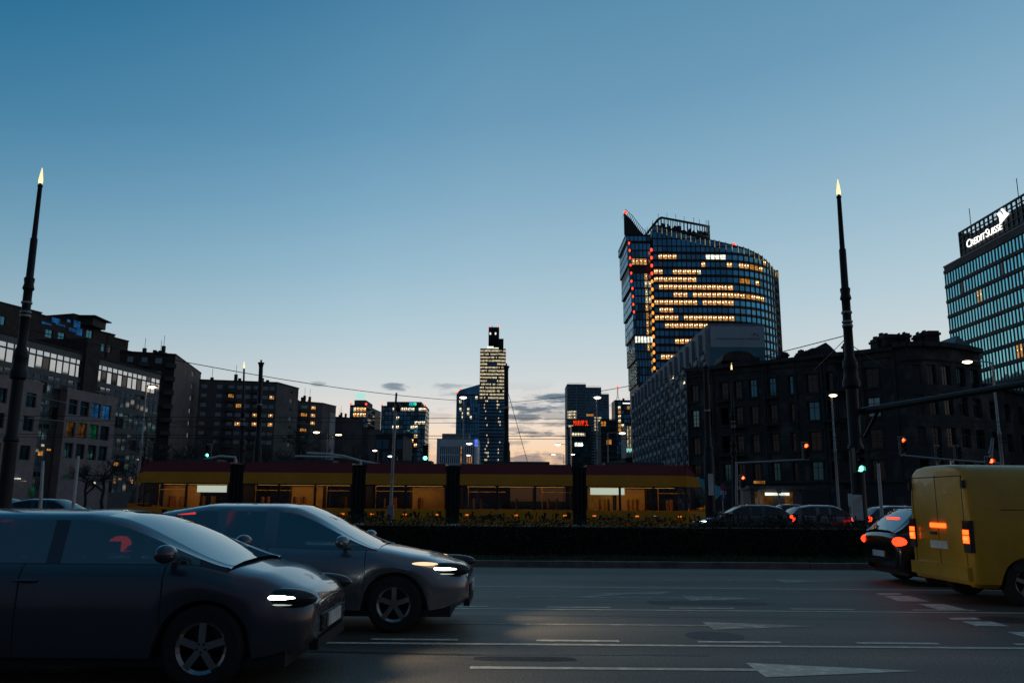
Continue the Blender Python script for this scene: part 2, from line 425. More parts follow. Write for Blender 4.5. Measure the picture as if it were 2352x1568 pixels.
# ------------------------------------------------------------------ sky
world = bpy.data.worlds.new('World'); scene.world = world; world.use_nodes = True
nt = world.node_tree; nt.nodes.clear()
wo = N(nt, 'ShaderNodeOutputWorld'); bg = N(nt, 'ShaderNodeBackground', Strength=1.0); nt.links.new(bg.outputs[0], wo.inputs[0])
tc = N(nt, 'ShaderNodeTexCoord'); sp = N(nt, 'ShaderNodeSeparateXYZ'); nt.links.new(tc.outputs['Generated'], sp.inputs[0])
def mth(op, a, b=None, c=None, clamp=False):
    n = N(nt, 'ShaderNodeMath', operation=op, use_clamp=clamp)
    for i, v in enumerate((a, b, c)):
        if v is None: continue
        if isinstance(v, (int, float)): n.inputs[i].default_value = v
        else: nt.links.new(v, n.inputs[i])
    return n.outputs[0]
elev = mth('MULTIPLY', mth('ARCSINE', sp.outputs[2]), 180/math.pi)
azim = mth('MULTIPLY', mth('ARCTAN2', sp.outputs[0], sp.outputs[1]), 180/math.pi)
def ramp(stops, lo, hi, fac):
    r = N(nt, 'ShaderNodeValToRGB'); cr = r.color_ramp
    while len(cr.elements) < len(stops): cr.elements.new(.5)
    for e, (p, c) in zip(cr.elements, stops):
        e.position = (p-lo)/(hi-lo); e.color = (*s2l(c), 1)
    t = mth('DIVIDE', mth('SUBTRACT', fac, lo), hi-lo, clamp=True)
    nt.links.new(t, r.inputs[0]); return r.outputs[0]
sfac = mth('DIVIDE', mth('ADD', azim, 35.0), 70.0, clamp=True)
elevf = mth('MULTIPLY', elev, mth('SUBTRACT', 1.10, mth('MULTIPLY', sfac, .28)))
front = ramp([(-5, (40, 38, 36)), (-.5, (150, 120, 100)), (0.3, (244, 178, 126)), (2.2, (252, 205, 158)), (4.2, (248, 222, 196)), (6.2, (224, 220, 215)), (8.5, (202, 213, 217)),
              (11.5, (181, 204, 215)), (15.5, (156, 189, 207)), (20, (132, 172, 197)), (25, (107, 154, 184)), (30, (93, 143, 174)), (34, (80, 131, 166)), (44, (74, 108, 138)), (60, (84, 96, 112))], -5, 60, elevf)
back = ramp([(-5, (30, 30, 32)), (0, (56, 54, 62)), (5, (64, 62, 74)), (15, (64, 74, 90)), (35, (64, 82, 104)), (60, (78, 92, 110))], -5, 60, elev)
# how far round from the afterglow (a little right of the avenue)
daz = mth('ABSOLUTE', mth('SUBTRACT', azim, 12.0)); daz = mth('MINIMUM', daz, mth('SUBTRACT', 360.0, daz))
tt = mth('DIVIDE', mth('SUBTRACT', daz, 22.0), 120.0, clamp=True)
mx = N(nt, 'ShaderNodeMix', data_type='RGBA', clamp_factor=True); nt.links.new(tt, mx.inputs[0]); nt.links.new(front, mx.inputs[6]); nt.links.new(back, mx.inputs[7])
# the left-hand upper sky is deeper blue
dl = mth('MULTIPLY', mth('DIVIDE', mth('SUBTRACT', -2.0, azim), 34.0, clamp=True), mth('DIVIDE', mth('SUBTRACT', elev, 6.0), 26.0, clamp=True))
m2 = N(nt, 'ShaderNodeMix', data_type='RGBA', blend_type='MULTIPLY', clamp_factor=True); nt.links.new(dl, m2.inputs[0]); nt.links.new(mx.outputs[2], m2.inputs[6])
m2.inputs[7].default_value = (.16, .66, .84, 1)
# low streaks of cloud over the sunset
cv = N(nt, 'ShaderNodeCombineXYZ'); nt.links.new(mth('MULTIPLY', azim, .20), cv.inputs[0]); nt.links.new(mth('MULTIPLY', elev, .85), cv.inputs[1])
cn = N(nt, 'ShaderNodeTexNoise', Scale=1.15, Detail=6, Roughness=.55); nt.links.new(cv.outputs[0], cn.inputs['Vector'])
cth = mth('DIVIDE', mth('SUBTRACT', cn.outputs['Fac'], .505), .06, clamp=True)
ew = mth('MULTIPLY', mth('DIVIDE', mth('SUBTRACT', elev, .6), 1.2, clamp=True), mth('DIVIDE', mth('SUBTRACT', 8.3, elev), 2.6, clamp=True))
aw = mth('SUBTRACT', 1.0, mth('DIVIDE', mth('SUBTRACT', mth('ABSOLUTE', mth('SUBTRACT', azim, 2.2)), 2.6), 8.5, clamp=True))
cf = mth('MULTIPLY', mth('MULTIPLY', cth, ew), mth('MULTIPLY', aw, .45))
n2c = N(nt, 'ShaderNodeTexNoise', Scale=3.2, Detail=6, Roughness=.6); nt.links.new(cv.outputs[0], n2c.inputs['Vector'])
ncen = mth('SUBTRACT', n2c.outputs['Fac'], .5)
for px_, py_, sx_, sy_, op_ in ((1272, 914, 1.5, .42, .9), (1232, 940, 2.4, .50, .85), (1205, 958, 1.9, .40, .8), (1228, 995, 1.7, .26, .85), (1262, 975, 1.2, .22, .6), (1230, 1056, 3.4, .55, .75), (908, 888, 1.1, .34, .75), (735, 883, .6, .2, .5), (1025, 886, 1.5, .24, .45), (1045, 905, 1.2, .22, .4), (1330, 935, 3.0, .4, .5)):
    d__ = ray(px_, py_).normalized(); e_ = math.degrees(math.asin(d__.z)); a_ = math.degrees(math.atan2(d__.x, d__.y))
    q = mth('SQRT', mth('ADD', mth('POWER', mth('DIVIDE', mth('SUBTRACT', azim, a_), sx_), 2.0), mth('POWER', mth('DIVIDE', mth('SUBTRACT', elev, e_), sy_), 2.0)))
    bl = mth('MULTIPLY', mth('ADD', mth('SUBTRACT', 1.0, q), mth('MULTIPLY', ncen, 3.2)), 1.5, clamp=True)
    cf = mth('MAXIMUM', cf, mth('MULTIPLY', bl, op_))
cloudc = ramp([(0, (180, 145, 130)), (2.2, (112, 110, 122)), (5, (70, 92, 112)), (9, (96, 122, 142))], 0, 9, elev)
m3 = N(nt, 'ShaderNodeMix', data_type='RGBA', clamp_factor=True); nt.links.new(cf, m3.inputs[0]); nt.links.new(m2.outputs[2], m3.inputs[6]); nt.links.new(cloudc, m3.inputs[7])
nt.links.new(m3.outputs[2], bg.inputs[0])

# ------------------------------------------------------------------ ground, roads, kerbs, markings
def sheet(name, x0, y0, x1, y1, z, m, label=None, cat=None):
    mb = MB(); mb.quad((x0, y0, z), (x1, y0, z), (x1, y1, z), (x0, y1, z)); o = mb.build(name, m); return tag(o, label, cat, kind='structure')
def asphalt(name):
    mt = bpy.data.materials.new(name); t = nodes(mt)
    out = N(t, 'ShaderNodeOutputMaterial'); b = N(t, 'ShaderNodeBsdfPrincipled'); t.links.new(b.outputs[0], out.inputs[0])
    c = N(t, 'ShaderNodeTexCoord'); mp = N(t, 'ShaderNodeMapping'); mp.inputs['Scale'].default_value = (.05, .9, 1)
    t.links.new(c.outputs['Object'], mp.inputs[0])
    n1 = N(t, 'ShaderNodeTexNoise', Scale=1.0, Detail=5); t.links.new(mp.outputs[0], n1.inputs['Vector'])     # wheel tracks along the lanes
    n2 = N(t, 'ShaderNodeTexNoise', Scale=.35, Detail=6); t.links.new(c.outputs['Object'], n2.inputs['Vector'])
    n3 = N(t, 'ShaderNodeTexNoise', Scale=45, Detail=4); t.links.new(c.outputs['Object'], n3.inputs['Vector'])
    vo = N(t, 'ShaderNodeTexVoronoi', Scale=.55, feature='DISTANCE_TO_EDGE'); 
    wv = N(t, 'ShaderNodeTexNoise', Scale=1.2, Detail=4); t.links.new(c.outputs['Object'], wv.inputs['Vector'])
    av = N(t, 'ShaderNodeVectorMath', operation='MULTIPLY_ADD'); av.inputs[1].default_value = (1.2, 1.2, 0); t.links.new(wv.outputs['Color'], av.inputs[0]); t.links.new(c.outputs['Object'], av.inputs[2])
    t.links.new(av.outputs[0], vo.inputs['Vector'])
    r1 = N(t, 'ShaderNodeValToRGB'); r1.color_ramp.elements[0].position = .33; r1.color_ramp.elements[1].position = .68
    r1.color_ramp.elements[0].color = (.054, .042, .030, 1); r1.color_ramp.elements[1].color = (.150, .120, .085, 1); t.links.new(n1.outputs['Fac'], r1.inputs[0])
    def mul(a, fac, lo, hi, p0, p1):
        m_ = N(t, 'ShaderNodeMapRange'); m_.inputs[1].default_value = p0; m_.inputs[2].default_value = p1; m_.inputs[3].default_value = lo; m_.inputs[4].default_value = hi
        t.links.new(fac, m_.inputs[0]); x = N(t, 'ShaderNodeMix', data_type='RGBA', blend_type='MULTIPLY'); x.inputs[0].default_value = 1
        t.links.new(a, x.inputs[6]); t.links.new(m_.outputs[0], x.inputs[7]); return x.outputs[2]
    o = mul(r1.outputs[0], n2.outputs['Fac'], .7, 1.25, .3, .7); o = mul(o, n3.outputs['Fac'], .30, 1.7, .32, .68); o = mul(o, vo.outputs['Distance'], .72, 1, 0, .012)
    t.links.new(o, b.inputs['Base Color'])
    rr = N(t, 'ShaderNodeMapRange'); rr.inputs[3].default_value = .48; rr.inputs[4].default_value = .75; t.links.new(n2.outputs['Fac'], rr.inputs[0]); t.links.new(rr.outputs[0], b.inputs['Roughness'])
    bp = N(t, 'ShaderNodeBump', Strength=.5, Distance=.01); t.links.new(n3.outputs['Fac'], bp.inputs['Height']); t.links.new(bp.outputs[0], b.inputs['Normal'])
    return mt
M['asphalt'] = asphalt('worn_asphalt')
sheet('ground', -3000, -400, 3000, 5200, -.012, M['paving'])
sheet('road', -120, -6, 120, 19.9, 0, M['asphalt'])
sheet('pavement', -120, -30, 120, -6.3, .11, M['paving'])
sheet('avenue_road', -120, 25.2, 120, 41.2, -.006, M['asphalt'])
sheet('tram_track', -120, 41.6, 120, 50.4, .02, M['soil'])
sheet('far_road', -120, 51, 120, 66, -.006, M['asphalt'])
sheet('avenue_ahead', -14, 66, 34, 900, -.004, M['asphalt'])
mb = MB()
for y in (43.45, 44.9, 47.2, 48.65): mb.box(-120, y-.035, .02, 120, y+.035, .07)
tag(mb.build('rails', M['rail_steel']), kind='structure')
mb = MB(); x = -40.
while x < 40:                                            # separate kerb stones
    w = 1.0; mb.box(x+.006, 19.9+random.uniform(-.006, .006), -.01, x+w-.006, 20.12, .13+random.uniform(-.004, .004)); x += w
mb.box(-40, 20.12, -.01, 40, 20.30, .105)
tag(mb.build('kerb', M['kerbstone']), kind='structure')
mb = MB(); mb.box(-60, 20.3, -.01, 60, 25.0, .085); tag(mb.build('verge', M['soil']), kind='structure')
mb = MB(); mb.box(-120, 66, -.01, -15, 100, .12); mb.box(35, 66, -.01, 120, 100, .12); tag(mb.build('far_pavement', M['paving']), kind='structure')
mb = MB()
for i in range(26000):
    x = random.uniform(-17, 13); y = random.uniform(20.32, 22.3); h = random.uniform(.04, .13)*(1.5 if random.random() < .08 else 1)*(.6+.6*abs(math.sin(x*.9+y)*math.sin(x*.31)))
    a = random.uniform(0, 6.28); w = random.uniform(.006, .014); dx, dy = math.cos(a)*w, math.sin(a)*w; lx, ly = random.gauss(0, .03), random.gauss(0, .03)
    i0 = len(mb.v); mb.v += [(x-dx, y-dy, .084), (x+dx, y+dy, .084), (x+lx, y+ly, .085+h)]; mb.f.append((i0, i0+1, i0+2)); mb.m.append(0)
tag(mb.build('grass', M['blade']), 'dark short grass growing on the verge between kerb and hedge', 'grass', kind='stuff')

ZL = .004
def lines(name, m, segs, label, cat='road marking'):
    mb = MB()
    for x0, x1, yc, w in segs: mb.quad((x0, yc-w/2, ZL), (x1, yc-w/2, ZL), (x1, yc+w/2, ZL), (x0, yc+w/2, ZL))
    return tag(mb.build(name, m), kind='structure')
gx = lambda px, py: atz(px, py, 0)
lines('lane_line', M['paint_line'], [(-30, 30, 9.27, .10)], '')
lines('lane_line', M['paint_line'], [(-30, 30, 12.2, .09)], '')
lines('lane_line', M['paint_line'], [(-30, 30, 15.28, .10)], '')
for r0, segs, yy in ((1469, ((485, 672), (852, 1052), (1232, 1422), (1603, 1793), (1967, 2155), (2330, 2520)), 9.53), (1392, ((971, 1122), (1255, 1403), (1538, 1686), (1816, 1961), (2096, 2240)), 12.46)):
    for a, b in segs:
        k = yy/at(1176, r0, yy).y
        lines('dash_line', M['paint_line'], [(at(a, r0, yy).x, at(b, r0, yy).x, yy, .10)], '')
for a in (-14, -9, -4, 11):
    lines('dash_line', M['paint_faded'], [(a, a+2.2, 18.3, .1)], '')
def arrow(yc, x0, xb, xt, hw, sw, m, kink=0):
    mb = MB()
    mb.quad((x0, yc-sw/2, ZL), (xb, yc-sw/2, ZL), (xb, yc+sw/2, ZL), (x0, yc+sw/2, ZL))
    mb.poly([(xb, yc-hw, ZL), (xt, yc, ZL), (xb, yc+hw, ZL)])
    if kink:                                             # branch that turns off to the left
        mb.poly([(x0+.9, yc+sw/2, ZL), (x0+1.25, yc+sw/2, ZL), (x0+1.9, yc+.5, ZL), (x0+1.5, yc+.5, ZL)])
        mb.poly([(x0+1.15, yc+.5, ZL), (x0+2.35, yc+.5, ZL), (x0+2.75, yc+.98, ZL)])
    tag(mb.build('lane_arrow', m), kind='structure')
arrow(8.0, at(1080, 1529, 8.0).x, at(1735, 1534, 8.0).x, at(2110, 1536, 8).x, .33, .11, M['paint_line'])
arrow(10.75, at(960, 1428, 10.75).x, at(1625, 1432, 10.75).x, at(1880, 1438, 10.75).x, .33, .09, M['paint_faded'])
arrow(13.72, at(1185, 1372, 13.72).x, at(1575, 1375, 13.72).x, at(1780, 1378, 13.72).x, .33, .10, M['paint_faded'], 1)
arrow(16.8, at(1520, 1331, 16.8).x, at(1790, 1332, 16.8).x, at(1925, 1332, 16.8).x, .34, .10, M['paint_faded'])
Z4 = lambda x, y: (1776.+.3594*x, 1004.5+.3594*y)
for q in (((650, 995), (800, 993), (825, 1003), (680, 1006)), ((705, 1010), (870, 1012), (1000, 1048), (795, 1045)), ((920, 1062), (1090, 1064), (1255, 1103), (1060, 1100)),
          ((1115, 1152), (1290, 1150), (1330, 1162), (1140, 1163)), ((1205, 1175), (1395, 1175), (1510, 1205), (1295, 1203)), ((1495, 1243), (1680, 1243), (1800, 1275), (1600, 1273))):
    mb = MB(); pts = [gx(*Z4(*p)) for p in q]; mb.poly([(p.x, p.y, ZL) for p in reversed(pts)]); tag(mb.build('crossing_block', M['paint_line']), kind='structure')
mb = MB()
for k, (x, y, l, w) in enumerate(((-1.5, 11.6, 9, .16), (4, 14.5, 7, .12), (-6, 8.75, 8, .10), (7, 10.2, 6, .2))):
    pts = [(x+l*i/14, y+.05*math.sin(i*.9+k)+.03*i*(.3 if k % 2 else -.2)) for i in range(15)]
    for i in range(14):
        a, b = pts[i], pts[i+1]; w1 = w*(.6+.4*math.sin(i)); mb.quad((a[0], a[1]-w1/2, .002), (b[0], b[1]-w1/2, .002), (b[0], b[1]+w1/2, .002), (a[0], a[1]+w1/2, .002))
tag(mb.build('tar_repair', M['plastic_black']), kind='structure')
M['patch'] = mat('patched_asphalt', (.030, .029, .028), .8, 0, .35, 9, bump=.5); M['patch_old'] = mat('old_patched_asphalt', (.085, .078, .068), .8, 0, .35, 9, bump=.5); M['cover'] = mat('iron_cover', (.03, .029, .028), .5, .6, .4, 20, bump=.5)
for x, y, w, h, k in ((.15, 8.45, 1.0, .22, 'patch'), (3.0, 13.1, 1.8, .5, 'patch_old')):
    mb = MB(); pts = []
    for i in range(28):
        a = 2*math.pi*i/28; c_, s_ = math.cos(a), math.sin(a); q = (abs(c_)**4+abs(s_)**4)**-.25; pts.append((x+w/2*c_*q*random.uniform(.96, 1.03), y+h/2*s_*q*random.uniform(.95, 1.04), .0025))
    mb.poly(pts); tag(mb.build('road_patch', M[k]), kind='structure')
for x, y in ((2.35, 9.95), (-1.9, 13.3), (6.6, 11.5)):
    mb = MB(); mb.disc((x, y, .003), .33, 'z', 28); o = mb.build('manhole_cover', M['cover']); tag(o, kind='structure')

# ------------------------------------------------------------------ buildings, left side
Z1 = lambda x, y: (.2812*x, 661.5+.2812*y)
Z2 = lambda x, y: (343+.21875*x, 759.5+.21875*y)
Z3 = lambda x, y: (735+.2344*x, 735+.2344*y)
Z4b = lambda x, y: (1200.5+.1979*x, 796.25+.1979*y)
Z5 = lambda x, y: (1408.75+.2813*x, 465.5+.2813*y)
Z6 = lambda x, y: (1470+.3047*x, 722.75+.3047*y)
Z7 = lambda x, y: (1862+.3047*x, 722.75+.3047*y)
Z8 = lambda x, y: (2082.5+.2892*x, 404.25+.2892*y)
def ZR(Z, x0, y0, x1, y1, *k):
    a = Z(x0, y0); b = Z(x1, y1); return (a[0], a[1], b[0], b[1], *k)
def frontal(px0, px1, ytop, H, skew=0):
    A = atz(px0, ytop, H); B = at(px1, ytop, A.y*(1+skew)); return A, Vector((B.x, B.y, H))
def zrows(px, A, B, ys, hpx):                            # heights of rows of windows seen at a pixel column
    r = []
    for y in ys: r.append((onpl(px, y+hpx/2, A, B).z, onpl(px, y-hpx/2, A, B).z))
    return sorted(r)
def pcols(A, B, cs, wpx, py=1000):
    A2 = Vector((A.x, A.y)); r = []
    for c in cs:
        w = wpx
        if isinstance(c, tuple): c, w = c
        p = onpl(c-w/2, py, A, B); q = onpl(c+w/2, py, A, B)
        r.append(((Vector((p.x, p.y))-A2).length, (Vector((q.x, q.y))-A2).length))
    return r
APT = (3, 1, .09, 'frame_pale'); APT2 = (2, 1, .08, 'frame_pale'); CURT = (1, 1, .06, 'frame_dark'); CURT2 = (2, 1, .07, 'frame_dark')

# dark stepped tower behind the glass offices
P0 = atz(0, 695, 46); P1 = onpl(284, 778, P0, P0+Vector((.32, 1, 0)))
b = Bld('office_tower', 'dark brick stepped tower behind the left glass offices, roof stepping down to the right', 'office tower', P0)
dirv = Vector((.32, 1, 0)).normalized(); bk = Vector((-dirv.y, dirv.x, 0))*16
steps = [(-120, 74, 695, 74), (74, 149, 719, 74), (149, 210, 733, 209), (210, 217, 745, 216), (217, 251, 758.5, 217), (251, 284, 774, 252)]
for k, (xa, xb, yt, xr) in enumerate(steps):
    h = onpl(xr if xr >= xa else xa, yt, P0, P1).z if k else onpl(0, 695, P0, P1).z
    A = onpl(max(xa, -120), 900, P0, P1); B = onpl(xb, 900, P0, P1)
    pts = [b.L(A), b.L(B), b.L(B+bk), b.L(A+bk)]
    if k in (0, 1, 2, 4):
        f = {0: dict(nc=max(2, int((B-A).length/6)), nr=9, ww=2.2, wh=2, zb=h-38+1, dz=4.0, style=CURT2, mu=1,
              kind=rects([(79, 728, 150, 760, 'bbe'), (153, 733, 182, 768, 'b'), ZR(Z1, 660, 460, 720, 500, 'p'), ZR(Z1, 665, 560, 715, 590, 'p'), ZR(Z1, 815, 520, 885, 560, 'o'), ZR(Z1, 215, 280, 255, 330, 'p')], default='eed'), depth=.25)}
    else: f = {}
    b.block(pts, 0, h, f)
mb = MB(); q = onpl(178, 735, P0, P1); ql = q-b.o
mb.box(ql.x-5, ql.y+1, ql.z-1, ql.x+3.5, ql.y+8, ql.z+1.1); mb.box(ql.x-6, ql.y, ql.z+1.1, ql.x+4.5, ql.y+9, ql.z+1.4)
b.part('plant_room', mb, M['panel_dark'])
for xa, ya, xb, yb in ((118, 728, 135, 744), (95, 738, 117, 748), (127, 742, 148, 751), (153, 733, 160, 741), (169, 735, 182, 755), (157, 752, 176, 765)):  # glowing quads painted as blue reflections on the dark facade
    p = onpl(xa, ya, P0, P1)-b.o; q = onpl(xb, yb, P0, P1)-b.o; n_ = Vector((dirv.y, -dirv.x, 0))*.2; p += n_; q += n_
    mb = MB(); mb.quad((p.x, p.y, q.z), (q.x, q.y, q.z), (q.x, q.y, p.z), (p.x, p.y, p.z)); b.part('blue_reflection', mb, M['blue_refl'])
b.done(['darkbrown'])

# glass-fronted office with two wings and stone blocks below
G0 = atz(0, 765, 22); G1 = atz(357, 857, 22)
b = Bld('glass_office', 'low office block at left with mirrored window bands, dark pier and pink stone bays below', 'office', G0)
gd = (G1-G0); gd.z = 0; gd.normalize(); gb = Vector((-gd.y, gd.x, 0))
def gp(px): 
    p = onpl(px, 1000, G0, G1); return Vector((p.x, p.y, 0))
A0, A1, A2, A3 = gp(-110), gp(172), gp(206), gp(357)
fl = [22-.8-3.25*k for k in range(7)]
rowsG = sorted([(f-.75, f-.08) for f in fl[:6]]+[(f-2.62, f-.90) for f in fl[:6]])
def bays(A, B, w):
    L_ = (B-A).length; n = int(L_/w); return [(L_*i/n+.05, L_*(i+1)/n-.05) for i in range(n)]
for A, B in ((A0, A1), (A2, A3)):
    pts = [b.L(A), b.L(B), b.L(B+gb*14), b.L(A+gb*14)]
    b.block(pts, 0, 22, {0: dict(cols=bays(A, B, 1.25), rows=rowsG, style=(1, 1, .035, 'frame_grey'), depth=.05, tilt=.012, kind=rects([ZR(Z1, 440, 560, 560, 590, 'm')], default='mmmmmd'))}, wm=1)
pts = [b.L(A1-gb*.4), b.L(A2-gb*.4), b.L(A2+gb*12), b.L(A1+gb*12)]
mb = MB(); mb.prism([(p.x, p.y) for p in pts], 0, 24.5); b.part('pier', mb, M['darkbrown'])
# stone bays standing forward of the glass
for xa, xb, yt, cs, rws in ((-80, 86, 872, [-40, -5, (62, 24)], (914, 970, 1038)), (144, 261, 904, [161, 188, 215, 240], (940, 990, 1038))):
    off = -gb*1.2; S0 = G0+off; S1 = G1+off
    A = onpl(xa, 1000, S0, S1); B = onpl(xb, 1000, S0, S1); A.z = B.z = 0
    xm = (max(xa, 0)+xb)/2; h = onpl(xm, yt, S0, S1).z
    cols = pcols(A, B, cs, 20); rows = zrows(xm, A, B, rws, 34)
    pts = [b.L(A), b.L(B), b.L(B+gb*1.15), b.L(A+gb*1.15)]
    b.block(pts, 0, h, {0: dict(cols=cols, rows=rows, style=(2, 1, .1, 'frame_dark'), depth=.3,
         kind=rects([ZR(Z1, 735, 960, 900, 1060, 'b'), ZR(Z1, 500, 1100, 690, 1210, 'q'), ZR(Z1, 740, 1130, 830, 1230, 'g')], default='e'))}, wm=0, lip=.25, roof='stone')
# lit ground floor
for px, py, w, h, m_ in ((26, 1098, 1.6, .12, 'lit_white'), (48, 1104, .9, .1, 'lit_pale'), (88, 1040, .8, .6, 'lit_amber'), (95, 1022, .5, .3, 'lit_pale'), (108, 1032, .7, .25, 'lit_amber'), (150, 1092, .6, .5, 'green_shop'), (70, 1128, .7, 1.2, 'green_shop'), (215, 1108, .4, .3, 'lit_white'), (262, 1065, 1.0, .5, 'lit_amber'), (300, 1105, .5, .6, 'lit_amber')):
    mb = MB(); p = onpl(px, py, G0-gb*1.45, G1-gb*1.45)-b.o; mb.bar((p.x, p.y, p.z), (p.x+gd.x*w, p.y+gd.y*w, p.z), .05, h); b.part('shop_light', mb, M[m_])
b.done(['stone', 'frame_grey'])

# brown apartment block, nearest of the row
def apart(name, label, px0, px1, px2, y0, y2, H, rows_y, cs, wpx, hpx, side_cs, side_h, lits, mats, zf=None, style=APT, default='aaac', skew=.02, side_w=7, back=None, grp='apartment blocks in the row on the left', extras=None):
    A, B = frontal(px0, px1, y0, H, skew); C = atz(px2, y2, H); D = A+(C-B)
    b = Bld(name, label, 'apartment block', A, grp)
    rows = zrows(px0+(px1-px0)*.5, A, B, rows_y, hpx); cols = pcols(A, B, cs, wpx, y0+40)
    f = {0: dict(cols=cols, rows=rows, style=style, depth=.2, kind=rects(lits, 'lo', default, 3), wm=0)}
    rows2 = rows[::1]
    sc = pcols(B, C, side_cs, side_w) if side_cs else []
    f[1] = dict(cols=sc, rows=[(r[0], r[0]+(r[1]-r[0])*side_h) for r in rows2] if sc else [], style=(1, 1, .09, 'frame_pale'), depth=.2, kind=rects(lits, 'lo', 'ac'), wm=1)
    b.block([b.L(A), b.L(B), b.L(C), b.L(D)], 0, H, f)
    if extras: extras(b, A, B, C, D, rows, cols)
    b.done(mats); return b
def balconies(sel, depth=1.1, m='panel_dark', hgt=1.0):
    def f(b, A, B, C, D, rows, cols):
        u = (B-A); u.z = 0; u.normalize(); n = Vector((u.y, -u.x, 0)); me = None
        for r in rows:
            for i in sel:
                if i >= len(cols): continue
                c = cols[i]; w = (c[1]-c[0])*1.25+.6; mb = MB()
                if me is None:
                    mb.box(-w/2, -depth, 0, w/2, 0, .15); mb.box(-w/2, -depth, .15, w/2, -depth+.08, hgt); mb.box(-w/2, -depth+.08, .15, -w/2+.08, 0, hgt); mb.box(w/2-.08, -depth+.08, .15, w/2, 0, hgt)
                    me = mb.mesh('balcony', M[m])
                o = bpy.data.objects.new('balcony', me); COL.objects.link(o); o.parent = b.root
                p = A-b.o+u*((c[0]+c[1])/2); o.location = (p.x, p.y, r[0]-1.0); o.rotation_euler = (0, 0, math.atan2(u.y, u.x))
        for i in range(7):                               # roof clutter
            mb = MB()
            p = A-b.o+u*random.uniform(2, (B-A).length-2)-n*random.uniform(2, 8); h = random.uniform(.8, 2.2); z = b_top(b, A)
            mb.box(p.x-.35, p.y-.35, z, p.x+.35, p.y+.35, z+h)
            if i % 3 == 0: mb.tube([(p.x, p.y, z+h-.2), (p.x, p.y, z+h+2.5)], .05, 5)
            mb.build('chimney', M['panel_dark'], b.root)
    return f
def b_top(b, A): return A.z+.3
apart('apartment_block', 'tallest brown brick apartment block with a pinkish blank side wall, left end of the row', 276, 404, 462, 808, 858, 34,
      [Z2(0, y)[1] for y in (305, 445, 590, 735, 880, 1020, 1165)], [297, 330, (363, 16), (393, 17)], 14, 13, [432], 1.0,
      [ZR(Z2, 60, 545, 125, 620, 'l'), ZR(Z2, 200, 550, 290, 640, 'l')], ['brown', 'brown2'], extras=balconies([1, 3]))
apart('apartment_block', 'wide grey panel apartment block behind the two tall masts, several windows lit amber', 458, 637, 686, 873, 893, 31,
      [Z2(0, y)[1] for y in (590, 685, 785, 880, 975, 1075, 1165)], [468, 503, 530, 549, 568, 588, 609, (624, 12)], 13.5, 9.5, [664], 1.0,
      [ZR(Z2, 825, 660, 870, 710, 'o'), ZR(Z2, 1280, 655, 1360, 715, 'l'), ZR(Z2, 910, 760, 980, 800, 'o'), ZR(Z2, 1070, 855, 1125, 905, 'l'), ZR(Z2, 1280, 855, 1360, 910, 'l'),
       ZR(Z2, 860, 945, 960, 1005, 'l'), ZR(Z2, 1070, 950, 1120, 1000, 'l'), ZR(Z2, 1265, 950, 1360, 1005, 'l')], ['panel_grey', 'panel_grey'], extras=balconies([2, 5]))
def bann(b, B, C):
    u = (C-B); u.z = 0; L_ = u.length; u.normalize(); n = Vector((u.y, -u.x, 0)); p = B-b.o+u*(L_*.55)+n*.12; q = B-b.o+u*(L_*.97)+n*.12; H = B.z
    mb = MB(); mb.quad((p.x, p.y, H*.42), (q.x, q.y, H*.42), (q.x, q.y, H*.93), (p.x, p.y, H*.93)); mb.build('banner', M['concrete'], b.root)
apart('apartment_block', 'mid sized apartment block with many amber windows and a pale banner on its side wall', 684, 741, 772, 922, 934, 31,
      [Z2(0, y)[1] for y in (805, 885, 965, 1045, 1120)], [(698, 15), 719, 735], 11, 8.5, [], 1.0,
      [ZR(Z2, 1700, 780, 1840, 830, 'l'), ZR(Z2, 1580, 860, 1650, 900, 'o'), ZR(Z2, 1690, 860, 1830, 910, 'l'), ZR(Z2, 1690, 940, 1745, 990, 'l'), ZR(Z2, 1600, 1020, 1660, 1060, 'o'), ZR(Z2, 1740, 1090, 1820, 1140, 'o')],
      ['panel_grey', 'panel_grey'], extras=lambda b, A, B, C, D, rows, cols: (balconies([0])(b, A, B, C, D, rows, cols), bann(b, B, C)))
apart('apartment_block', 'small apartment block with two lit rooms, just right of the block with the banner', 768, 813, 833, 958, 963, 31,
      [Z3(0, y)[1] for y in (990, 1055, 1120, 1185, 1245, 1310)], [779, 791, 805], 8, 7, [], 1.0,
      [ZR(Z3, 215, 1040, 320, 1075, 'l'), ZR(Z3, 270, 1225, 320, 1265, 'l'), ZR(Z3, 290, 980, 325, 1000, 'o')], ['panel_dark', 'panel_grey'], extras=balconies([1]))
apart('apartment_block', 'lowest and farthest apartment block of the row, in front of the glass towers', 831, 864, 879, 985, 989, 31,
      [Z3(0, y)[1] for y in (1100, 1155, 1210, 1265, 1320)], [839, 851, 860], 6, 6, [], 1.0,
      [ZR(Z3, 490, 1085, 545, 1120, 'o'), ZR(Z3, 405, 1190, 435, 1230, 'l'), ZR(Z3, 400, 1300, 480, 1340, 'l')], ['panel_dark', 'panel_grey'], extras=balconies([1]))

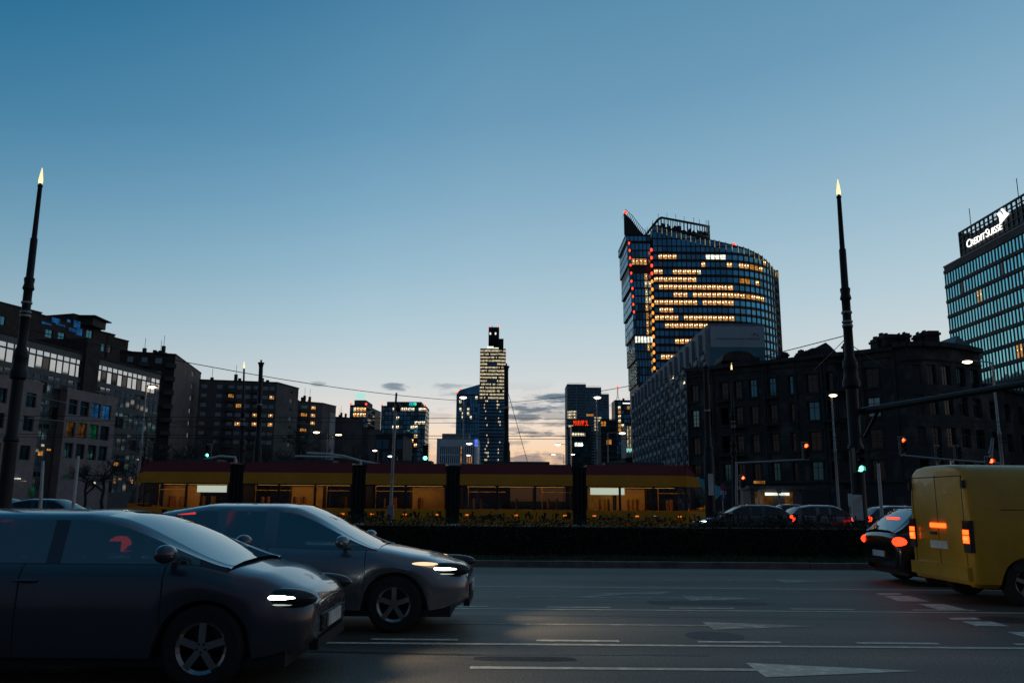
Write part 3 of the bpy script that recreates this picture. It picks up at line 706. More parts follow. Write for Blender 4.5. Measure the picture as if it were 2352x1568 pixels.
# ------------------------------------------------------------------ far towers
def rail_on(b, pts, z, name='roof_railing'):
    mb = MB()
    for a, c in zip(pts[:-1], pts[1:]):
        n = max(3, int((c-a).length/2.5)); mb.bar((a.x, a.y, z+1.6), (c.x, c.y, z+1.6), .2, .2)
        for i in range(n+1):
            p = a+(c-a)*(i/n); mb.bar((p.x, p.y, z), (p.x, p.y, z+1.6), .2, .2)
    mb.build(name, M['frame_dark'], b.root)
def tower(b, A, B, dep, z0, H, nc, pitch, default, lits, wm=0, style=CURT, zfrac=.78, fill=.9, side=None, skipbase=0, roof='roof_dark'):
    back = Vector((0, dep, 0)); L_ = (B-A).length; bw = L_/nc; n = int((H-z0-1.2-skipbase)/pitch)
    rows = [(H-1.0-pitch*(k+1)+pitch*(1-zfrac), H-1.0-pitch*k) for k in range(n)]; rows = sorted(rows)
    cols = [(bw*i+bw*(1-fill)/2, bw*(i+1)-bw*(1-fill)/2) for i in range(nc)]
    f = {0: dict(cols=cols, rows=rows, style=style, depth=.12, kind=rects(lits, 'p', default), tilt=.01)}
    if side:
        ns, sd = side; f[1] = dict(cols=[(dep/ns*i+.2, dep/ns*(i+1)-.2) for i in range(ns)], rows=rows, style=style, depth=.12, kind=rects(lits, 'p', sd), tilt=.01)
        f[3] = f[1]
    b.block([b.L(A), b.L(B), b.L(B+back), b.L(A+back)], z0, H, f, wm=wm, roof=roof)
# glass tower with a white roof sign and a mirrored side
A, B = frontal(804, 841.6, 930.7, 62)
b = Bld('office_tower', 'slim glass tower with a white roof sign and a mirror bright side wall', 'office tower', A)
C = Vector((at(873, 1000, A.y+42).x, A.y+42, 0)); pitch = 3.6
rows = sorted((62-1-pitch*(k+1)+.8, 62-1-pitch*k) for k in range(16)); L_ = (B-A).length
f = {0: dict(cols=[(L_/5*i+.15, L_/5*(i+1)-.15) for i in range(5)], rows=rows, style=CURT, depth=.12, tilt=.01, kind=rects([ZR(Z3, 325, 865, 455, 945, 'llpn'), ZR(Z3, 410, 950, 450, 1060, 'pn')], 'p', 'ne'))}
Ls = (C-B).length; f[1] = dict(cols=[(Ls/3*i+.15, Ls/3*(i+1)-.15) for i in range(3)], rows=rows, style=CURT, depth=.12, tilt=.012, kind=rects([ZR(Z3, 470, 840, 500, 870, 'o')], 'p', 'mmmt'))
b.block([b.L(A), b.L(B), b.L(C), b.L(C+(A-B))], 0, 62, f)
mb = MB(); mb.box(2, 4, 62.3, L_-1, 30, 66); b.part('plant_room', mb, M['panel_dark'])
mb = MB(); n = 8
for i in range(n): mb.box(L_*.35+i*L_*.55/n, .5, 66.3, L_*.35+(i+.72)*L_*.55/n, .8, 66.3+random.uniform(3.4, 4.2))
b.part('roof_sign', mb, M['sign_teal'])
for x in (.4, L_-.3): mb = MB(); mb.ell((x, .4, 63), (.7, .7, .7)); b.part('beacon', mb, M['beacon_red'])
b.done(['frame_dark'])
# broad glass tower with cyan sign
A, B = frontal(876, 978, 932, 78)
b = Bld('office_tower', 'broad glass office tower with a small cyan and green sign on its roof box', 'office tower', A); L_ = (B-A).length
tower(b, A, B, 30, 0, 78, 12, 3.7, 'nneet', [ZR(Z3, 600, 835, 1040, 868, 'pppn'), ZR(Z3, 700, 868, 1040, 895, 'ppn'), ZR(Z3, 680, 935, 860, 980, 'pnn'), ZR(Z3, 940, 960, 1030, 1010, 'ppn'), ZR(Z3, 620, 1030, 780, 1080, 'pnn'),
      ZR(Z3, 890, 1035, 990, 1085, 'pn'), ZR(Z3, 800, 980, 840, 1090, 'pne'), ZR(Z3, 740, 1110, 960, 1200, 'lnnn'), ZR(Z3, 600, 1180, 850, 1260, 'pnn'), ZR(Z3, 910, 1205, 970, 1260, 'l')], side=(6, 't'))
mb = MB(); mb.box(L_*.11, 3, 78.3, L_*.89, 24, 82); b.part('plant_room', mb, M['frame_grey'])
mb = MB()
for i in range(6): mb.box(L_*(.62+i*.02), 2.7, 79.4+(.9 if i % 2 else 0), L_*(.633+i*.02), 2.95, 81.0+(.4 if i % 3 else 0))
mb.box(L_*.62, 2.75, 78.9, L_*.735, 2.95, 79.2); b.part('roof_sign', mb, M['sign_cyan'])
mb = MB(); mb.ell((L_*.755, 2.8, 80.2), (1.1, .2, 1.4)); b.part('sign_emblem', mb, M['sign_green'])
for x in (.6, L_-.6): mb = MB(); mb.ell((x, .4, 79), (.7, .7, .7)); b.part('beacon', mb, M['beacon_red'])
b.done(['frame_dark'])
# low dark and white blocks at its foot
A, B = frontal(861, 925, 1047, 14); A.z = 0
b = Bld('low_office', 'low dark office with a lit upper window strip, below the broad glass tower', 'office', A); L_ = (B-A).length
tower(b, A, B, 22, 0, 20, 8, 3.6, 'de', [ZR(Z3, 770, 1265, 850, 1310, 'p'), ZR(Z3, 770, 1335, 850, 1380, 'p')]); b.done(['panel_dark'])
# white lattice block
A, B = frontal(1003, 1098, 1008, 42)
b = Bld('office_block', 'pale rounded office block with a lattice of narrow windows and a blue lit corner', 'office', A); L_ = (B-A).length
pl = [Vector((L_*t, 0)) for t in (.05, .95)]; r_ = 2.2
outl = []
for cx, cy, a0 in ((r_, r_, 180), (L_-r_, r_, 270)):
    for k in range(5): outl.append(Vector((cx+r_*math.cos(R(a0+k*22.5)), cy+r_*math.sin(R(a0+k*22.5)))))
outl += [Vector((L_, 26)), Vector((0, 26))]
rr_ = [(2+k*6.0, 2+k*6.0+5.2) for k in range(6)]
ff = {4: dict(cols=[(.3+(L_-2*r_)/17*i, .3+(L_-2*r_)/17*i+(L_-2*r_)/17*.55) for i in range(17)], rows=rr_, style=(1, 2, .1, 'frame_dark'), depth=.5, kind=rects([ZR(Z3, 1235, 1225, 1280, 1250, 'o'), ZR(Z3, 1370, 1255, 1400, 1280, 'o'), ZR(Z3, 1370, 1350, 1500, 1380, 'on')], 'o', 'ee'))}
b.block(outl, 0, 42, ff, roof='white_lattice')
mb = MB(); mb.prism([(L_*.12, 3), (L_*.78, 3), (L_*.78, 20), (L_*.12, 20)], 42.3, 46); b.part('plant_room', mb, M['concrete'])
mb = MB(); mb.box(L_*.92, -.3, 37.5, L_*.995, 1.2, 42); b.part('corner_sign', mb, M['sign_blue'])
b.done(['white_lattice'])
# slanted dark tower
A, B = frontal(1049, 1104, 885, 113); zl = onpl(1049, 903.5, A, B).z; zc = onpl(1057, 895, A, B).z; xc = onpl(1057, 895, A, B).x
b = Bld('office_tower', 'dark teal glass tower with a slanting roof, left behind the tallest stepped tower', 'office tower', A); L_ = (B-A).length
tower(b, A, B, 26, 0, zl-1, 9, 3.9, 'nnnne', [ZR(Z3, 1370, 790, 1410, 960, 'pnnn'), ZR(Z3, 1450, 850, 1480, 990, 'pnn'), ZR(Z3, 1510, 740, 1540, 770, 'p'), ZR(Z3, 1370, 1040, 1450, 1140, 'pnnn')], zfrac=.92)
mb = MB(); zr_ = onpl(1103, 881.5, A, B).z
for y0, y1 in ((0, 26),):
    pr = [(0, zl-1), (L_, zl-1), (L_, zr_), (xc-b.o.x, zc), (0, zl)]
    i = len(mb.v); mb.v += [(p[0], y0, p[1]) for p in pr]+[(p[0], y1, p[1]) for p in pr]; mb.f.append((0, 1, 2, 3, 4)); mb.f.append((9, 8, 7, 6, 5))
    for k in range(5): mb.f.append(((k+1) % 5, k, 5+k, 5+(k+1) % 5))
    mb.m += [0]*7
b.part('slanted_crown', mb, M['glass_navy'])
for x, z in ((.3, zl), (xc-b.o.x, zc)): mb = MB(); mb.ell((x, 0, z+.6), (.8, .8, .8)); b.part('beacon', mb, M['beacon_red'])
b.done(['frame_dark'])
# tallest stepped tower
A, B = frontal(1103, 1161.6, 801, 148)
b = Bld('skyscraper', 'tallest stepped tower with pale lit office floors and a dark narrow crown', 'skyscraper', A); L_ = (B-A).length
hx = lambda px: onpl(px, 900, A, B).x-b.o.x
hz = lambda py: onpl(1130, py, A, B).z
zc_ = lambda y: Z3(0, y)[1]
lit = [ZR(Z3, 1640, 415, 1738, 452, 'n'), ZR(Z3, 1640, 585, 1738, 617, 'n'), ZR(Z3, 1560, 420, 1580, 430, 'n'), ZR(Z3, 1560, 275, 1830, 790, 'ppppppppppn'), ZR(Z3, 1610, 790, 1650, 1420, 'pnn'), ZR(Z3, 1735, 790, 1765, 1420, 'pnn'), ZR(Z3, 1650, 930, 1720, 960, 'pn'), ZR(Z3, 1560, 790, 1830, 1420, 'nnnnnnnt')]
tower(b, A, B, 34, 0, hz(801), 18, hz(790)-hz(797.6), 'n', lit, zfrac=.58, fill=.9, style=(1, 1, .04, 'frame_dark'))
for xa, xb, yt, dz_, nm in ((1120.5, 1155, 776, 12, 'crown'), (1120.5, 1144.5, 749.5, 16, 'crown')):
    mb = MB(); zt_ = hz(yt); z0_ = hz(801)+.3
    x0, x1 = hx(xa), hx(xb); nb_ = 9
    mb.box(x0, 4, z0_, x1, 4+dz_, zt_)
    for i in range(nb_+1): 
        x = x0+(x1-x0)*i/nb_; mb.box(x-.15, 3.6, z0_, x+.15, 4, zt_+.6)
    for k in range(6): zz = z0_+(zt_-z0_)*(k+1)/6; mb.box(x0, 3.7, zz-.2, x1, 4, zz)
    b.part(nm, mb, M['frame_dark'])
tower_lits = MB()
for px, py in ((1668, 125), (1720, 125)): 
    p = onpl(*Z3(px, py), A, B)-b.o; tower_lits.ell((p.x, 3.5, p.z), (.9, .3, 1.3))
for px, py in ((1670, 262), (1665, 300), (1720, 275), (1715, 318)):
    p = onpl(*Z3(px, py), A, B)-b.o; tower_lits.box(p.x-3.5, 3.3, p.z-1.3, p.x+3, 3.5, p.z+1.2)
b.part('crown_light', tower_lits, M['lit_white'])
for x in (1121, 1144): mb = MB(); mb.ell((hx(x), 4, hz(748)), (.8, .8, .8)); b.part('beacon', mb, M['beacon_red'])
mb = MB(); mb.tube([(hx(1128), 8, hz(750)), (hx(1128), 8, hz(744))], .3, 5); b.part('antenna', mb, M['frame_dark'])
b.done(['frame_dark'])

# right of the sunset: grey banded tower in three steps
A, B = frontal(1302.5, 1399.5, 882.7, 140)
b = Bld('skyscraper', 'grey banded tower in three downward steps at the right edge of the sunset', 'skyscraper', A)
hx = lambda px: onpl(px, 900, A, B).x-b.o.x
hz = lambda py: onpl(1350, py, A, B).z
for k, (xa, xb, yt, nc) in enumerate(((1302.5, 1346, 882.7, 2), (1346, 1381.5, 889.3, 2), (1381.5, 1399.5, 904, 1))):
    Aa = Vector((b.o.x+hx(xa), A.y+k*2, 0)); Bb = Vector((b.o.x+hx(xb), A.y+k*2, 0))
    tower(b, Aa, Bb, 40-k*3, 0, hz(yt), nc, (hz(900)-hz(906.5)), 'ee', [ZR(Z4b, 560, 730, 590, 950, 'pe'), ZR(Z4b, 700, 760, 735, 800, 'p'), ZR(Z4b, 740, 730, 830, 800, 'oee'), ZR(Z4b, 840, 730, 890, 1040, 'pee')], style=(8, 1, .1, 'frame_dark'), zfrac=.8, fill=.94, wm=0)
    rail_on(b, [Vector((hx(xa)+1, k*2+1)), Vector((hx(xb)-1, k*2+1))], hz(yt)+.3)
b.done(['slab_wall'])
A, B = frontal(1313, 1357.5, 979, 70)
b = Bld('office_tower', 'dark glass block with a red lit sign, in front of the grey banded tower', 'office tower', A); L_ = (B-A).length
tower(b, A, B, 20, 0, 70, 7, 4.6, 'ne', [ZR(Z4b, 560, 1000, 715, 1045, 'p'), ZR(Z4b, 600, 1120, 690, 1145, 'w')])
mb = fit(text_mb('MARVIPOL', 6, .4), L_*.1, L_*.86, 71, 0, 75.6); b.part('roof_sign', mb, M['sign_red'])
mb = MB(); mb.box(L_*.08, 1, 70.3, L_*.9, 1.5, 76); b.part('sign_frame', mb, M['frame_dark'])
b.done(['frame_dark'])
# tower with white roof lettering, cut off by the long apartment slab
A, B = frontal(1412, 1474, 919, 96)
b = Bld('office_tower', 'dark tower with white glowing roof lettering and round emblem, beside the long apartment slab', 'office tower', A); L_ = (B-A).length
hx = lambda px: onpl(px, 900, A, B).x-b.o.x
hz = lambda py: onpl(1440, py, A, B).z
tower(b, A, B, 26, 0, 96, 9, 4.2, 'eedn', [ZR(Z4b, 1120, 690, 1155, 1000, 'op'), ZR(Z4b, 1160, 870, 1310, 940, 'pee'), ZR(Z4b, 1285, 680, 1330, 715, 'g'), ZR(Z4b, 1160, 690, 1340, 740, 'oee')])
mb = MB(); mb.box(hx(1430), 1, 96.3, hx(1474), 3, hz(914)); mb.box(hx(1450.5), 1.2, 96.3, hx(1474), 3, hz(900)); b.part('sign_frame', mb, M['frame_dark'])
mb = fit(text_mb('interDI', 5, .4), hx(1435), hx(1470), hz(920), .6, hz(912.5)); b.part('roof_sign', mb, M['sign_white'])
mb = MB(); c_ = ((hx(1451)+hx(1466))/2, .8, hz(906)); rr = (hx(1466)-hx(1451))/2; mb.disc(c_, rr, 'y', 24)
b.part('sign_emblem', mb, M['sign_white'])
mb = MB()
for k in range(3):
    mb.bar((c_[0]-rr*(.1+.2*k), .6, c_[2]+rr*(.2-.3*k)), (c_[0]+rr*.75, .6, c_[2]+rr*(.35-.33*k)), .1, rr*.13)
b.part('emblem_veins', mb, M['frame_dark'])
mb = MB(); mb.box(hx(1430), -.4, hz(927), hx(1474), -.1, hz(924.8)); b.part('light_band', mb, M['sign_white'])
mb = MB(); x = hx(1419.5); z0 = 96.3; z1 = hz(888)
for dx in (-1.0, 1.0): mb.bar((x+dx*1.6, 3, z0), (x+dx*.35, 3, z0+(z1-z0)*.35), .35, .35); mb.bar((x+dx*.35, 3, z0+(z1-z0)*.35), (x+dx*.2, 3, z1), .28, .28)
for k in range(9): zz = z0+(z1-z0)*(k+1)/10; mb.bar((x-.8, 3, zz), (x+.8, 3, zz+1), .2, .2)
b.part('mast', mb, M['steel_grey']); mb = MB(); mb.ell((x, 3, z1), (.8, .8, 1.2)); b.part('beacon', mb, M['beacon_red'])
b.done(['frame_dark'])
# smaller blocks between
A, B = frontal(1380, 1416, 964, 60)
b = Bld('office_block', 'dark square-windowed block between the grey banded tower and the lettered tower', 'office', A)
tower(b, A, B, 20, 0, 60, 6, 4.4, 'eed', [ZR(Z4b, 880, 1090, 1080, 1110, 'oee'), ZR(Z4b, 920, 860, 1000, 960, 'oee')]); b.done(['panel_dark'])
A, B = frontal(1368, 1436, 1046, 22, -.12)
b = Bld('low_building', 'low dark building with sloping roof edge under the towers, left of the white lit facade', 'building', A); L_ = (B-A).length
tower(b, A, B, 60, 0, 18, 9, 4.5, 'dde', [ZR(Z4b, 850, 1150, 910, 1310, 'o')], fill=.5)
mb = MB(); mb.poly([(0, 0, 18.3), (L_, 0, 18.3), (L_, 0, 30), (L_*.4, 0, 22)]); mb.poly([(L_*.4, 0, 22), (L_, 0, 30), (L_, 40, 30), (L_*.4, 40, 22)]); mb.poly([(0, 0, 18.3), (L_*.4, 0, 22), (L_*.4, 40, 22), (0, 40, 18.3)])
b.part('sloping_roof', mb, M['roof_dark'])
b.done(['panel_dark'])
A, B = frontal(1437, 1461, 977, 44)
b = Bld('shop_building', 'narrow white lit facade with tall bright strips beside the far end of the slab', 'building', A); L_ = (B-A).length
b.block([b.L(A), b.L(B), b.L(B+Vector((0, 20, 0))), b.L(A+Vector((0, 20, 0)))], 0, 44, {0: dict(nc=4, nr=3, ww=L_*.2, wh=9, zb=2, dz=10, style=(1, 2, .15, 'frame_grey'), mu=.5, kind=lambda *a: 'c')})
mb = MB()
for k in range(4): mb.box(L_*(.14+.24*k), -.4, 32, L_*(.14+.24*k)+.5, -.1, 43.5)
b.part('light_strip', mb, M['lit_pale'])
mb = MB()
for k in range(7): mb.box(L_*(.06+.13*k), -.5, 29+.6*(k % 2), L_*(.13+.13*k), -.2, 31.2)
b.part('shop_sign', mb, M['sign_teal']); b.done(['concrete'])
# ------------------------------------------------------------------ big lit glass tower on the right
YT = 360.0
A = at(1498, 514, YT)
b = Bld('glass_tower', 'tall curved glass tower with rows of lit offices, pointed fin and oval roof screen', 'glass tower', A)
X = lambda px: at(px, 800, YT).x
zpx = lambda py, px=1600: at(px, py, YT).z
fx0, fx1, fxe = 0.0, X(1662)-b.o.x, at(1785, 800, YT+40).x-b.o.x
ea, eb = fxe-fx1, 40.0
nflat = 14; ncur = 20
plan = [Vector((fx1*i/nflat, 0)) for i in range(nflat+1)]+[Vector((fx1+ea*math.sin(math.pi/2*k/ncur), eb*(1-math.cos(math.pi/2*k/ncur)))) for k in range(1, ncur+1)]
par = [(1498, 514), (1591, 540), (1667, 557), (1718, 569.6), (1752, 586.5), (1771, 606), (1782, 622)]
def parap(p):                                            # sloping parapet: height for a plan point
    w = Vector((p.x+b.o.x, p.y+b.o.y, 100)); px = proj(w)[0]
    for (xa, ya), (xb, yb) in zip(par[:-1], par[1:]):
        if px <= xb or xb == 1782:
            y = ya+(yb-ya)*min(1, max(0, (px-xa)/(xb-xa))); break
    return at(px, y, w.y).z
pz = [parap(p) for p in plan]
FH = zpx(782)-zpx(800); ztop = zpx(Z5(0, 360)[1]); nfl = int(ztop/FH)
zf = [ztop-FH*k for k in range(nfl+1)]                   # floor lines from the top
litT = [ZR(Z5, *q) for q in ((345, 385, 640, 412, 'pee'), (800, 385, 870, 412, 'pe'), (370, 425, 515, 485, 'l'), (325, 440, 360, 485, 'p'), (750, 425, 940, 480, 'w'), (700, 490, 752, 540, 'l'), (940, 490, 992, 540, 'l'), (1035, 485, 1112, 540, 'l'), (1125, 490, 1240, 550, 'lo'),
    (325, 555, 402, 610, 'l'), (470, 555, 712, 610, 'lpl'), (325, 618, 662, 672, 'l'), (1140, 620, 1240, 670, 'le'), (1045, 635, 1112, 670, 'oe'), (382, 680, 972, 735, 'l'), (498, 745, 615, 800, 'l'), (665, 742, 1025, 800, 'l'), (1050, 745, 1240, 800, 'lol'), (325, 765, 370, 800, 'p'),
    (340, 808, 668, 868, 'l'), (715, 808, 975, 868, 'l'), (385, 875, 485, 930, 'l'), (520, 900, 550, 930, 'p'), (670, 895, 710, 930, 'p'), (345, 935, 530, 990, 'l'), (580, 935, 985, 990, 'l'), (340, 1002, 762, 1060, 'l'), (412, 1070, 485, 1120, 'pe'), (510, 1130, 660, 1190, 'l'), (395, 1195, 580, 1260, 'l'), (345, 1330, 420, 1390, 'l'))]
kf = rects(litT, 'l', 'nnnnnt')
ST = (1, 1, .09, 'frame_dark')
n_ = len(plan)
for i in range(n_-1):
    p, q = plan[i], plan[i+1]; L_ = (q-p).length; zt_ = min(pz[i], pz[i+1]); rows = []
    for k in range(nfl):
        if zf[k+1] < 18: break
        rows.append((zf[k+1]+FH*.33, zf[k+1]+FH))
    rows = [(r[0], min(r[1]-.02, zt_-.3)) for r in rows if r[0] < zt_-1.5]
    zz = zf[0]
    while zz < zt_-1.2:                                  # tall glazing above the top floor, up to the sloping parapet
        rows.append((zz+FH*.12, min(zz+FH, zt_-.25))); zz += FH
    b.face(p, q, 0, zt_, cols=[(.12, L_-.12)], rows=sorted(rows), style=ST, depth=.1, tilt=.007, kind=kf)
    b.wall.poly([(p.x, p.y, zt_), (q.x, q.y, zt_), (q.x, q.y, pz[i+1]), (p.x, p.y, pz[i])] if abs(pz[i]-pz[i+1]) > .01 else [(p.x, p.y, zt_), (q.x, q.y, zt_), (q.x, q.y, zt_+.05)], 0)
# back and roof
bk_ = [Vector((fxe, eb+4)), Vector((0, eb+4))]
mb = MB(); mb.poly([(p.x, p.y, min(zt-2.5, pz[0])) for p, zt in zip(plan, pz)]+[(q.x, q.y, pz[-1]-2.5 if k == 0 else pz[0]-2.5) for k, q in enumerate(bk_)]); b.part('roof', mb, M['roof_dark'])
b.face(plan[-1], bk_[0], 0, pz[-1]); b.face(bk_[0], bk_[1], 0, pz[-1]); b.face(bk_[1], plan[0], 0, pz[0]-3)
mb = MB()
for i, p in enumerate(plan):
    nrm = Vector((0, -1)) if i <= nflat else Vector((math.sin(math.pi/2*(i-nflat)/ncur), -math.cos(math.pi/2*(i-nflat)/ncur)))
    q = p+nrm*.18; mb.bar((q.x, q.y, 0), (q.x, q.y, pz[i]+.4), .22, .22)
b.part('mullion', mb, M['frame_dark'])
for i in range(1, n_-1):                                 # small up-lights along the parapet
    p = plan[i]; nrm = Vector((0, -1)) if i <= nflat else Vector((math.sin(math.pi/2*(i-nflat)/ncur), -math.cos(math.pi/2*(i-nflat)/ncur)))
    q = p+nrm*.42; mb = MB(); mb.bar((q.x, q.y, pz[i]-3.4), (q.x, q.y, pz[i]-.6), .3, .12); b.part('parapet_light', mb, M['lit_pale'])
# oval screen on the roof
mb = MB(); mb2 = MB(); xc0, xc1 = X(Z5(352, 0)[0])-b.o.x, X(Z5(915, 0)[0])-b.o.x
cx, rx, ry, cy = (xc0+xc1)/2, (xc1-xc0)/2, 15, 22
def scr(a):
    x = cx+rx*math.cos(a); px = proj(Vector((x+b.o.x, b.o.y+cy+ry*math.sin(a), 120)))[0]
    y = Z5(0, 122)[1]+(px-Z5(400, 0)[0])*(Z5(0, 205)[1]-Z5(0, 122)[1])/(Z5(840, 0)[0]-Z5(400, 0)[0])
    y = max(y, Z5(0, 122)[1]); y += max(0, (px-Z5(850, 0)[0]))*.6+max(0, Z5(385, 0)[0]-px)*1.2
    return Vector((x, cy+ry*math.sin(a), at(px, y, b.o.y+cy+ry*math.sin(a)).z))
ns = 56; pts = [scr(2*math.pi*k/ns) for k in range(ns)]
base = min(p.z for p in pts)
for k in range(ns):
    p, q = pts[k], pts[(k+1) % ns]
    mb.bar((p.x, p.y, p.z-14), p, .28, .28); mb.bar(p, q, .7, .9); mb.bar((p.x, p.y, p.z-5.2), (q.x, q.y, q.z-5.2), .5, .5)
    if k % 5 == 0: mb.tube([p, (p.x, p.y, p.z+3)], .1, 5)
    if k % 4 != 1 or p.y > cy: mb2.quad((p.x, p.y+.2, p.z-14), (q.x, q.y+.2, q.z-14), (q.x, q.y+.2, q.z-random.uniform(2.2, 5.2)), (p.x, p.y+.2, p.z-random.uniform(2.2, 5.2)))
b.part('roof_screen', mb, M['frame_dark'])
for k in range(7): x = cx-rx*.7+k*rx*.2; zt_ = scr(-math.acos(max(-1, min(1, (x-cx)/rx)))).z; mb2.box(x, cy-6, zt_-16, x+rx*.17, cy+6, zt_-random.uniform(1.4, 4.5))
b.part('plant_room', mb2, M['frame_dark'])
# stepped left wing
wl = []
for y, x in ((70, 95), (320, 100), (515, 115), (700, 131), (890, 147), (1085, 163), (1280, 178), (1475, 192), (1700, 207)): wl.append(Z5(x, y))
xr = -.6; tiers = []
for (xa, ya), (xb, yb) in zip(wl[:-1], wl[1:]): tiers.append((at(xb, yb, YT+2).x-b.o.x, at(xb, yb, YT+2).z, at(xa, ya, YT+2).z if ya > 500 else at(xa, ya, YT+2).z))
litW = [ZR(Z5, *q) for q in ((150, 455, 270, 505, 'l'), (240, 590, 275, 635, 'l'), (240, 655, 330, 700, 'p'), (255, 715, 290, 760, 'p'), (245, 775, 335, 815, 'p'), (255, 840, 292, 885, 'l'), (270, 910, 300, 950, 'o'), (270, 965, 300, 1010, 'l'), (265, 1030, 300, 1075, 'l'), (180, 1085, 345, 1140, 'w'), (280, 1165, 310, 1210, 'l'))]
for k, (x0, z0, z1) in enumerate(tiers):
    if k == 0: z1 = zpx(Z5(0, 258)[1])
    y0 = 2.0; L_ = xr-x0; nb_ = 6
    rows = [(z0+FH*j+FH*.14, z0+FH*(j+1)-.02) for j in range(int((z1-z0+.4)/FH))]
    rows = [r for r in rows if r[1] < z1-.05] or [(z0+.5, z1-.4)]
    b.block([Vector((x0, y0)), Vector((xr, y0)), Vector((xr, y0+26)), Vector((x0, y0+26))], z0, z1, {0: dict(cols=[(L_/nb_*i+.12, L_/nb_*(i+1)-.12) for i in range(nb_)], rows=rows, style=ST, depth=.1, tilt=.006, kind=rects(litW, 'l', 'nnne')),
        3: dict(cols=[(26/8*i+.12, 26/8*(i+1)-.12) for i in range(8)], rows=rows, style=ST, depth=.1, tilt=.006, kind=lambda *a: 'n')}, lip=.25)
    if k == len(tiers)-1: b.block([Vector((x0+.5, y0)), Vector((xr, y0)), Vector((xr, y0+26)), Vector((x0+.5, y0+26))], 0, z0, {})
# pointed lattice fin
x0 = tiers[0][0]-.6; zt_ = zpx(Z5(0, 72)[1], 1436); zb_ = zpx(Z5(0, 258)[1]); x1 = X(Z5(278, 0)[0])-b.o.x
fin = [(x0, zb_), (x1, zb_), (X(Z5(235, 0)[0])-b.o.x, zpx(Z5(0, 215)[1])), (X(Z5(170, 0)[0])-b.o.x, zpx(Z5(0, 130)[1])), (x0, zt_)]
mb = MB(); i0 = len(mb.v)
for y in (1.6, 2.1): mb.v += [(p[0], y, p[1]) for p in fin]
mb.f += [tuple(range(5)), tuple(reversed(range(5, 10)))]+[((k+1) % 5, k, 5+k, 5+(k+1) % 5) for k in range(5)]; mb.m += [0]*7
b.part('fin', mb, M['frame_dark'])
mb = MB(); ed = fin[1:]+[]
def edge(x):
    e = [fin[4], fin[3], fin[2], fin[1]]
    for (xa, za), (xb, zb2) in zip(e[:-1], e[1:]):
        if xa <= x <= xb: return za+(zb2-za)*(x-xa)/(xb-xa)
    return zb_
for k in range(15):
    x = x0+(x1-x0)*k/14; z = edge(x); mb.bar((x, 2, z-1), (x+.9, 2, z+1.7), .16, .16); mb.bar((x+.9, 2, z+1.7), (x+.9, 14, z+1.7), .14, .14)
    if k < 14: x2 = x0+(x1-x0)*(k+1)/14; mb.bar((x+.9, 2, z+1.7), (x2+.9, 2, edge(x2)+1.7), .18, .18)
b.part('fin_lattice', mb, M['frame_dark'])
for y in [385+64.3*k for k in range(17)]:
    mb = MB(); px, py = Z5(312+(y-385)*.025, y); p = at(px, py, YT-.5)-b.o; mb.ell((p.x-.1, -.5, p.z), (.55, .3, .85)); b.part('facade_lamp', mb, M['beacon'] if y > 640 and y < 1380 else M['beacon_red'])
for y, x in ((330, 128), (390, 133), (450, 136), (510, 140), (575, 146), (640, 148), (700, 156), (765, 160), (830, 163), (890, 168)):
    mb = MB(); px, py = Z5(x, y); p = at(px, py, YT+1.5)-b.o; mb.ell((p.x, 1.4, p.z), (.4, .3, .6)); b.part('facade_lamp', mb, M['beacon_red'])
for px, py in (Z5(103, 68), Z5(993, 333)):
    mb = MB(); p = at(px, py, YT)-b.o; mb.ell((p.x, 2, p.z), (.8, .8, .8)); b.part('beacon', mb, M['beacon_red'])
b.done(['frame_dark'])

# ------------------------------------------------------------------ long apartment slab with advertising banner on its end wall
Y0 = atz(1627, 748, 35).y; A = atz(1627, 748, 35); B = at(1755, 750, A.y); H = 35.0
C = Vector((A.x+.6, A.y*1.66, 35)); D = Vector((B.x, C.y, 35))
b = Bld('apartment_slab', 'long pale apartment slab with balconies running down the avenue, grey banner on its end wall', 'apartment slab', A)
nfl_ = 11; dz = 3.02; Ls = (C-A).length; nb_ = 16; bw = Ls/nb_
cols = []
for i in range(nb_):
    cols += [(bw*i+.55, bw*i+bw*.36), (bw*i+bw*.50, bw*i+bw*.90)]
rows = [(1.2+dz*k+.9, 1.2+dz*k+2.45) for k in range(nfl_-1)]
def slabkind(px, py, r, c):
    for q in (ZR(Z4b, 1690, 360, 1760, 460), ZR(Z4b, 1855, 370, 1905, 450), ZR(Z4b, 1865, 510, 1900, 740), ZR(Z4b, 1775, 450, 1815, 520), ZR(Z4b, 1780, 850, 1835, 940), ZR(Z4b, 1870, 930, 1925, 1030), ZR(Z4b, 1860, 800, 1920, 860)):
        if q[0] <= px <= q[2] and q[1] <= py <= q[3]: return random.choice('mpmcp')  # glowing pale panes here stand in for bright sky reflections
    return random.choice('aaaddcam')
pts = [b.L(C), b.L(A), b.L(B), b.L(D)]
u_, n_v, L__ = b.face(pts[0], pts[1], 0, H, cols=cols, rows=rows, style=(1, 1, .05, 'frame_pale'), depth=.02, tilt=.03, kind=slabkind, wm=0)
for i in (1, 2, 3): b.face(pts[i], pts[(i+1) % 4], 0, H)
mb = MB(); mb.prism([(p.x, p.y) for p in pts], H, H+.4); b.part('roof', mb, M['slab_wall'])
